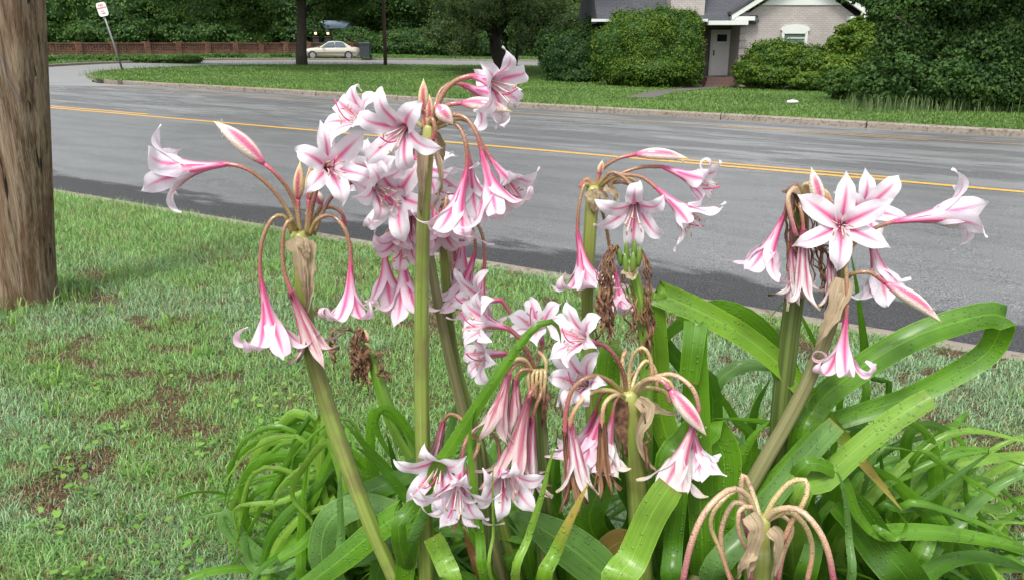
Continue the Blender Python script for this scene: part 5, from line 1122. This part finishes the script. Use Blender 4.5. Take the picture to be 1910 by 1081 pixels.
# ---- S12: spent umbel, bottom right
a = Stalk('spent lily stalk at the bottom right edge with bare arching pedicels and torn papery bract', 1.02, [(1420,968,34), (1416,1020,40), (1412,1090,46)], 'stem')
for q, m, r in (([(1412,970), (1395,925,-.02), (1362,912,-.04), (1318,950,-.06), (1290,1010,-.07), (1272,1090,-.07)], 'ped_spent', .0044), ([(1414,972), (1400,940,.0), (1380,912,.0), (1345,935,-.02), (1325,975,-.02), (1345,1030,-.02), (1365,1090,-.02)], 'ped_pale', .0032),
                ([(1418,970), (1408,930,.02), (1396,900,.03), (1386,884,.03), (1382,915,.03), (1385,960,.03), (1395,1000,.03)], 'ped_spent', .0036), ([(1424,970), (1445,930,.0), (1475,898,.0), (1504,896,-.01), (1502,930,-.02), (1478,970,-.02), (1460,1010,-.02)], 'ped_pale', .0038),
                ([(1426,972), (1450,950,-.02), (1490,950,-.04), (1525,985,-.06), (1545,1030,-.07), (1556,1090,-.07)], 'ped_spent', .0044), ([(1424,974), (1445,962,-.01), (1475,955,-.02), (1505,985,-.03), (1515,1030,-.03), (1505,1085,-.03)], 'ped_pale', .0038),
                ([(1416,972), (1402,945,-.02), (1380,950,-.03), (1378,990,-.03), (1395,1030,-.02), (1402,1085,-.02)], 'ped_spent', .0034), ([(1424,972), (1455,960,.02), (1478,985,.03), (1462,1030,.03), (1450,1085,.03)], 'ped_spent', .0034),
                ([(1412,974), (1390,940,.01), (1366,940,.01), (1345,990,.0), (1352,1050,.0), (1372,1095,.0)], 'ped_spent', .0038)):
    a.ped(q, a.t, m, r, 12)
a.spathe([(1396,960,-.035), (1410,985,-.045), (1402,1030,-.04), (1395,1075,-.04)], 36, tw=.5); a.spathe([(1436,985,-.035), (1452,1010,-.04), (1440,1085,-.03)], 24, 'bract', tw=.9); a.spathe([(1405,1030,-.04), (1388,1045,-.045), (1375,1075,-.04)], 24, 'bract', tw=.9)
# ---- S13: withered, left of centre
a = Stalk('short pale lily stalk with a withered brown head bending above the left leaves', 1.62, [(682,640,16), (696,672,22), (712,730,25), (735,790,28), (772,852,30), (800,900,30)], 'stem_bright')
for i in range(20):
    x = 672+random.uniform(-12, 14); a.strand([(684,638), (672,614+random.uniform(-4,10),-.01), (662+random.uniform(-8,12),640,-.02), (x,672,-.02), (x+random.uniform(-10,14),random.uniform(690,730),-.02)], random.uniform(4, 7))
for i in range(3): a.strand([(680,638), (650,608+i*4,-.01), (620,620,-.02), (616+i*3,650,-.02), (624+i*3,690-i*12,-.02)], 5)
for i in range(4): a.strand([(690,660), (700+i*4,660,-.01), (708+i*3,690,-.02), (720+i*4,712,-.02)], 5)
a.spathe([(688,646,-.02), (680,660,-.025), (690,680,-.02)], 26, 'dried'); a.B([(686,640)], (678,612), 16, 'bud_young', dr=0)

# ================================================================== STRAP LEAVES
CL = [('leaf_rosette', 'lily rosette at the left end of the clump with a fountain of thin drooping leaves', P(640, 1000, 1.75)),
      ('leaf_rosette', 'lily rosette under the tall central stalk with crossing folded leaves', P(800, 1000, 1.6)),
      ('leaf_rosette', 'lily rosette in the bottom middle with one long leaf arching up to the right', P(1010, 1000, 1.55)),
      ('leaf_rosette', 'lily rosette right of centre with tall folded leaves and a broad arched leaf', P(1290, 1000, 1.65)),
      ('leaf_rosette', 'lily rosette at the right with a long bent leaf reaching over the kerb', P(1500, 1000, 1.7)),
      ('leaf_rosette', 'lily rosette at the right edge with leaves sprawling over the grass', P(1700, 1000, 1.75))]
RS = []
for nm, lb, q in CL:
    b = Vector((q.x, q.y, H(q.x, q.y))); RS.append(thing(nm, lb, 'leafy plant', b, 'leaf rosettes of the lily clump'))
def ribbon(pts, hw, parent, mat, roll=0, twist=0, chan=.25, n=40, blunt=0, S0=None, taper0=.75, wave=0):
    """pts world; hw half width (m); S faces the viewpoint direction rotated by roll unless S0 fixes it"""
    if None in pts:
        k_ = pts.index(None); n1 = max(6, int(n*k_/(len(pts)-1))); C1 = cr(pts[:k_], n1); C2 = cr([pts[k_-1]]+pts[k_+1:], n-n1); C = C1+C2; fold = n1
    else: C = cr(pts, n); fold = -9
    rows = []; prev = None; U = []; L = 0; ph = random.random()*9
    for i, c in enumerate(C):
        if i: L += (c-C[i-1]).length
        t = i/(n-1); i0, i1 = max(i-1, 0), min(i+1, n-1)
        if i == fold-1: i1 = i
        if i == fold: i0 = i
        T = C[i1]-C[i0]; T = T.normalized() if T.length > 1e-7 else Vector((0,0,1))
        if S0 is None:
            V = (c-Vector((0,0,EYE))).normalized(); Sx = T.cross(V)
            if Sx.length < .15 and prev is not None: Sx = prev.copy()
            Sx.normalize()
        else: Sx = (S0-T*S0.dot(T)).normalized()
        N = Sx.cross(T).normalized(); a = roll+twist*t; S2 = Sx*math.cos(a)+N*math.sin(a)
        if prev is not None:
            if S2.dot(prev) < 0: S2 = -S2
            S2 = (S2*.5+prev*.5); S2 = (S2-T*S2.dot(T)); S2 = S2.normalized() if S2.length > .02 else prev
        prev = S2.copy(); N2 = S2.cross(T).normalized()
        w = hw*(taper0+(1-taper0)*sm(t, 0, .35)); w *= (1-sm(t, .5, 1.0)*.25) if blunt else max(.02, (1-max(0, (t-.35)/.65)**2.2)**.8)
        if blunt and i == n-1: w *= .9
        rows.append([c+S2*w*u+N2*(w*chan*(abs(u)**1.6-.4)+wave*.003*math.sin(t*16+ph+u)*abs(u)) for u in (-1, -.72, -.4, 0, .4, .72, 1)]); U += [(u*.5+.5, t) for u in (-1, -.72, -.4, 0, .4, .72, 1)]
    mb = MB(); mb.grid(rows, U); o = mb.build('leaf', M[mat], parent); return o
MAT = {'g': 'strap_leaf', 'd': 'strap_leaf_dark', 'l': 'strap_leaf_light', 'u': 'strap_leaf_glaucous', 'y': 'strap_leaf_yellow', 'x': 'strap_leaf_dead'}
def L_(k, pts, w, Y, m='g', roll=.25, twist=0, blunt=0, chan=.25, root=1, n=44, wave=.5):
    """leaf drawn through picture points (x, y[, dY]) from root to tip; w = width in picture units"""
    if k == 0: pts = [(p[0]+random.uniform(-16, 16), p[1]+random.uniform(-24, 24))+tuple(p[2:]) if p else None for p in pts]
    W3 = [px3(Y, p) if p else None for p in pts]; hw = w/2/ppm(W3[len(W3)//2] or W3[0])
    if root:
        b = RS[k].location; j = Vector((random.uniform(-.05, .05), random.uniform(-.05, .05), 0)); f = b+j
        if W3[0].z > .05: W3 = [Vector((f.x*.75+W3[0].x*.25, f.y*.75+W3[0].y*.25, f.z+.0))]+W3
    return ribbon(W3, hw, RS[k], MAT[m], roll, twist, chan, n, blunt, wave=wave)
# long leaf crossing in front, bending over at the top
L_(1, [(745,1010), (765,950), (830,850,-.02), (905,735,-.04), (965,648,-.04), (1000,608,-.04), (1026,598,-.03), (1042,612,-.0), (1046,640,.03)], 34, 1.16, 'g', .15, chan=.35)
L_(1, [(760,1060), (790,960), (850,870), (900,800,.01), (940,740,.02), (985,690,.05), (1045,680,.1)], 22, 1.22, 'd', .2)
L_(2, [(910,1090), (895,1000), (882,900), (876,830), (880,780), (888,760)], 24, 1.12, 'g', .1)
L_(2, [(922,1090), (920,990), (919,895), (922,845)], 9, 1.10, 'l', .1)
L_(2, [(962,1090), (985,1000), (1010,925), (1026,860), (1038,828), (1046,822)], 22, 1.12, 'l', .3)
L_(2, [(1012,1095), (1035,1030), (1060,975), (1080,935), (1095,905), (1102,896)], 40, 1.12, 'y', .2)
L_(3, [(1155,1100), (1180,1040), (1215,960), (1250,905)], 74, 1.10, 'l', .15, blunt=1, chan=.12)
L_(3, [(1255,1100), (1255,1020), (1262,950), (1266,915)], 46, 1.13, 'd', .1, blunt=1)
L_(3, [(1310,1060), (1305,900), (1300,760), (1296,650), (1298,600), None, (1292,650,-.02), (1284,715,-.02)], 50, 1.24, 'g', .12, blunt=1, chan=.2, n=60)
L_(3, [(1275,1000), (1280,860), (1283,720), (1287,620), (1292,600), (1306,604), (1318,640)], 34, 1.28, 'd', .1)
L_(3, [(1250,900), (1280,830), (1318,790), None, (1350,850), (1348,930), (1335,1010)], 66, 1.25, 'g', .1, blunt=1, n=50)
L_(3, [(1262,900), (1235,780), (1222,660), (1216,560), (1222,545), None, (1300,578,-.02), (1390,628,-.04), (1470,695,-.06), (1550,790,-.08), (1620,875,-.09), (1682,950,-.1)], 50, 1.38, 'y', .12, blunt=0, chan=.3, n=80)
L_(4, [(1500,820), (1480,740), (1450,660), (1400,600), (1340,575), (1290,590), (1240,630), (1215,680)], 66, 1.42, 'g', .35, chan=.1)
L_(3, [(1330,760), (1280,690), (1240,640), (1222,590), (1222,548), (1245,545), (1290,575), (1320,610)], 40, 1.45, 'd', .2)
L_(4, [(1490,860), (1520,760), (1600,690), (1700,630), (1790,598), (1848,586), (1874,592), None, (1846,652,.02), (1790,692,.02), (1700,738,.02), (1610,768,.02), (1540,790,.02)], 50, 1.30, 'g', .1, chan=.22, n=90, blunt=1)
L_(4, [(1480,940), (1540,890), (1600,835), (1670,780), (1736,740)], 54, 1.20, 'l', .2, blunt=1, chan=.3)
L_(4, [(1600,790), (1612,700), (1606,600), (1594,510), (1586,470)], 20, 1.45, 'g', .2)
L_(4, [(1650,760), (1625,700), (1610,600), (1600,530)], 16, 1.48, 'd', .2)
L_(4, [(1570,720), (1540,680), (1500,600), (1470,560), (1430,600)], 14, 1.5, 'g', .1)
L_(5, [(1650,1000), (1620,940), (1700,900), (1790,865), (1920,845), (1990,850)], 38, 1.38, 'l', .35, chan=.3)
L_(5, [(1640,1010), (1680,990), (1780,995), (1900,1020), (1990,1060)], 42, 1.22, 'g', .25, chan=.3)
L_(5, [(1700,1060), (1730,1000), (1745,900), (1735,820), (1700,790), (1660,800)], 40, 1.34, 'g', .2, chan=.3)
L_(5, [(1640,960), (1700,945), (1780,890), (1850,840), (1845,835)], 26, 1.3, 'd', .2)
L_(5, [(1640,930), (1700,880), (1780,850), (1860,838)], 26, 1.34, 'g', .2)
L_(5, [(1700,860), (1780,880), (1850,920), (1930,980)], 14, 1.32, 'g', .2)
L_(4, [(1580,1100), (1583,1000), (1575,920), (1562,880), (1545,872)], 24, 1.08, 'u', .15)
L_(4, [(1480,900), (1560,880), (1600,960), (1640,1000), (1680,1000), (1690,975), (1660,940)], 34, 1.20, 'g', .4, chan=.2, n=60)
L_(4, [(1330,1090), (1400,980), (1470,890), (1530,820), (1560,790)], 52, 1.2, 'u', .25, blunt=1)
L_(4, [(1370,1010), (1420,930), (1480,860), (1540,795)], 50, 1.26, 'g', .2, blunt=1)
L_(5, [(1700,1100), (1640,1020), (1600,960), (1570,930)], 90, 1.22, 'd', .2, blunt=1)
L_(5, [(1840,1100), (1780,1000), (1740,940), (1760,880), (1800,840)], 44, 1.36, 'd', .2)
# left of the clump
L_(0, [(700,960), (610,815), (540,812), (470,850), (442,930), (440,1010)], 26, 1.62, 'g', .3)
L_(0, [(690,950), (620,800), (560,790), (500,805), (465,835)], 23, 1.66, 'l', .3)
L_(0, [(690,970), (620,880), (560,860), (480,850), (450,900), (452,980), (462,1040)], 30, 1.58, 'g', .35)
L_(0, [(670,1000), (600,900), (520,890), (455,930)], 19, 1.60, 'l', .3)
L_(0, [(660,980), (600,830), (575,870), (560,930), (575,990), (625,1005)], 23, 1.45, 'l', .1, twist=.8)
L_(0, [(600,1060), (580,980), (590,900), (620,820)], 23, 1.50, 'g', .2, blunt=1)
L_(0, [(480,1075), (530,960), (600,880), (640,830)], 19, 1.5, 'd', .2, root=0)
L_(0, [(520,1060), (580,990), (650,930), (690,900)], 23, 1.42, 'g', .3, root=0)
L_(0, [(640,1090), (470,1010), (440,960), (430,1000), (500,1070)], 24, 1.55, 'u', .2)
L_(0, [(600,1060), (500,1000), (450,1010), (410,1060)], 12, 1.6, 'd', .2)
L_(1, [(790,960), (740,900), (690,840), (640,785)], 34, 1.42, 'g', .3)
L_(1, [(800,1010), (760,930), (700,860), (660,830)], 30, 1.38, 'd', .25)
L_(1, [(800,900), (760,800), (720,760), (700,790), (730,850), (760,880)], 22, 1.55, 'g', .3)
L_(1, [(560,1100), (640,1040), (700,990), (756,950), None, (760,1010,-.02), (752,1095,-.02)], 48, 1.24, 'g', .2, root=0, n=70, blunt=1)
L_(1, [(610,1100), (600,1020), (620,965), (680,940), (750,955)], 54, 1.36, 'u', .3, blunt=1, root=0)
L_(1, [(640,1090), (636,1000), (634,900), (640,860)], 22, 1.28, 'u', .1)
L_(1, [(840,1100), (825,1040), (806,1000)], 50, 1.15, 'l', .15, blunt=1, chan=.15)
L_(1, [(600,970), (680,920), (760,885), (800,850)], 44, 1.40, 'd', .25, root=0)
L_(1, [(780,1000), (800,900), (840,800), (850,760), (870,755), (880,790)], 26, 1.58, 'u', .2)
L_(2, [(1160,1100), (1090,1040), (1020,990), (960,955)], 84, 1.22, 'u', .3, blunt=0, chan=.15, root=0)
L_(2, [(1190,1040), (1160,1010), (1120,1040), (1110,1090)], 50, 1.35, 'x', .3, root=0, chan=.1)
L_(2, [(1185,990), (1165,900), (1170,820)], 60, 1.40, 'd', .1)
L_(2, [(905,1080), (880,1030), (865,990)], 40, 1.3, 'x', .4, chan=.5)
L_(3, [(1110,1000), (1120,900), (1130,780), (1135,680), (1140,655), (1160,650)], 60, 1.38, 'g', .15, blunt=1)
L_(3, [(1240,1000), (1230,880), (1235,740), (1245,640)], 44, 1.45, 'd', .15)

L_(0, [(700,940), (640,850), (580,790), (500,800), (440,860), (425,900)], 20, 1.68, 'g', .3)
L_(0, [(680,960), (600,845), (520,835), (465,875), (440,950), (448,1000)], 26, 1.60, 'l', .25)
L_(0, [(690,990), (600,930), (540,900), (480,930), (455,1000)], 23, 1.56, 'g', .3)
L_(0, [(690,1000), (610,960), (560,950), (510,980), (490,1050)], 24, 1.54, 'd', .3)
L_(0, [(700,1000), (640,900), (590,850), (540,850), (490,880), (470,910)], 17, 1.58, 'g', .3)
L_(0, [(640,1010), (560,940), (500,930), (450,990), (430,1060)], 20, 1.58, 'l', .3)
L_(0, [(620,1060), (560,1010), (500,1020), (470,1080)], 23, 1.5, 'g', .3)
L_(0, [(560,1090), (545,1010), (560,930), (590,860)], 20, 1.48, 'g', .2)
L_(0, [(500,1100), (520,1040), (560,985), (610,930), (640,910)], 19, 1.5, 'l', .2, root=0)
L_(0, [(440,1010), (470,1050), (520,1060), (600,1040)], 17, 1.5, 'u', .2, root=0)
L_(1, [(700,900), (690,820), (700,760), (735,780), (760,830)], 24, 1.6, 'g', .2)
L_(1, [(720,930), (790,850), (860,820), (900,840)], 24, 1.55, 'd', .2)
L_(1, [(700,1090), (720,1030), (780,980), (850,960)], 46, 1.3, 'd', .3, root=0)
L_(1, [(660,1040), (740,1010), (800,1040), (840,1090)], 40, 1.28, 'u', .3, root=0, blunt=1)
L_(3, [(1360,1090), (1345,1000), (1360,900), (1400,820), (1440,780)], 40, 1.34, 'g', .2)
L_(3, [(1330,740), (1350,700), (1400,680), (1470,690)], 26, 1.5, 'u', .2, root=0)
L_(3, [(1400,860), (1370,780), (1330,720), (1300,690)], 26, 1.46, 'g', .2)
L_(3, [(1420,900), (1400,830), (1410,760), (1440,700)], 30, 1.5, 'd', .2)
L_(4, [(1560,900), (1510,830), (1440,790), (1340,780), (1320,785)], 26, 1.36, 'g', .25)
L_(4, [(1600,900), (1620,820), (1590,790), (1530,780)], 40, 1.4, 'u', .2, blunt=1)
L_(4, [(1560,1000), (1620,930), (1700,850), (1750,800)], 34, 1.34, 'g', .25)
L_(4, [(1500,1090), (1520,1000), (1500,920), (1450,860)], 46, 1.28, 'd', .2)
L_(5, [(1760,1010), (1700,930), (1640,880), (1560,860)], 40, 1.32, 'g', .25)
L_(5, [(1720,1050), (1800,960), (1870,900), (1960,870)], 34, 1.36, 'u', .3)
L_(5, [(1700,1100), (1760,1050), (1850,1040), (1950,1080)], 42, 1.26, 'd', .3)
L_(5, [(1720,980), (1700,900), (1690,820), (1730,790), (1790,820), (1820,880)], 28, 1.42, 'g', .2)
L_(5, [(1820,1090), (1815,1000), (1800,900), (1820,860)], 20, 1.38, 'd', .2)

for i in range(20):
    x0 = random.uniform(600, 720); xm = random.uniform(440, 600); ym = random.uniform(790, 990); xe = xm-random.uniform(-10, 70); ye = ym+random.uniform(60, 190)
    L_(0, [(x0, random.uniform(900, 1050)), ((x0+xm)/2+random.uniform(-10, 30), ym-random.uniform(-10, 45)), (xm, ym+random.uniform(-10, 20)), (max(415, xe), ye)], random.uniform(10, 22), random.uniform(1.5, 1.68), random.choice('gggdl'), random.uniform(.1, .5), chan=random.uniform(.15, .4), n=30)
for i in range(22):
    x0 = random.uniform(1500, 1720); xe = random.uniform(1600, 1990); ye = random.uniform(760, 1060)
    L_(5, [(x0, random.uniform(930, 1080)), ((x0+xe)/2, (ye+980)/2-random.uniform(20, 120)), (xe, ye)], random.uniform(12, 26), random.uniform(1.3, 1.5), random.choice('gggdl'), random.uniform(.1, .5), chan=.3, n=30)
for i in range(26):
    x0 = random.uniform(820, 1480); xe = x0+random.uniform(-160, 160); ye = random.uniform(780, 960)
    L_(2 if x0 < 1150 else 3, [(x0, 1090), ((x0+xe)/2+random.uniform(-15, 15), (1090+ye)/2), (xe, ye)], random.uniform(18, 34), random.uniform(1.36, 1.5), random.choice('ggdd'), random.uniform(.0, .4), chan=.3, n=30)
# filler leaves from every bulb
def filler(k, n, Lr, elev, azr, mats, wr=(.017, .028), spread=.10, bend=(1.3, 2.6)):
    b = RS[k].location
    for _ in range(n):
        az = math.radians(random.uniform(*azr)); e = math.radians(random.uniform(*elev)); L = random.uniform(*Lr); bd = random.uniform(*bend)
        p = Vector((b.x+random.uniform(-spread, spread), b.y+random.uniform(-spread, spread), -.01)); pts = [p.copy()]; ang = e; kink = random.random() < .3; kp = random.uniform(.4, .75); side = random.uniform(-.5, .5)
        for i in range(12):
            t = i/11; ang -= bd*(.3+1.5*t)/12
            if kink and abs(t-kp) < .045: ang -= random.uniform(.7, 1.5)
            ang = max(ang, -1.45); az += side/12
            p = p+Vector((math.cos(az)*math.cos(ang), math.sin(az)*math.cos(ang), math.sin(ang)))*L/12
            if p.z < .012+H(p.x, p.y): p.z = .012+H(p.x, p.y)+random.random()*.01; ang = max(ang, -.1)
            if p.y < .98: p.y = .98
            pts.append(p.copy())
        S0 = Vector((-math.sin(az), math.cos(az), random.uniform(-.3, .3)))
        ribbon(pts, random.uniform(*wr)*1.0, RS[k], MAT[random.choice(mats)], random.uniform(-.4, .4), random.uniform(-.5, .5), .3, 34, random.random() < .2, S0=S0, wave=.6)
filler(0, 34, (.36, .58), (40, 85), (100, 265), 'gggdd', (.008, .014), bend=(1.1, 2.2)); filler(0, 18, (.3, .5), (40, 80), (-60, 100), 'gdd', (.009, .015))
filler(1, 36, (.38, .58), (40, 85), (0, 360), 'ggdd', (.010, .018), bend=(.9, 2.1)); filler(2, 40, (.38, .58), (45, 88), (0, 360), 'ggddd', (.011, .019), bend=(.9, 2.1))
filler(3, 42, (.42, .66), (45, 88), (0, 360), 'ggddd', (.012, .020), bend=(.9, 2.1)); filler(4, 44, (.42, .68), (40, 85), (0, 360), 'ggddl', (.011, .019), bend=(.8, 2.0))
filler(5, 50, (.4, .66), (25, 80), (-70, 130), 'ggddl', (.010, .017), bend=(.8, 2.0)); filler(5, 18, (.4, .6), (30, 80), (130, 250), 'gd', (.011, .018))
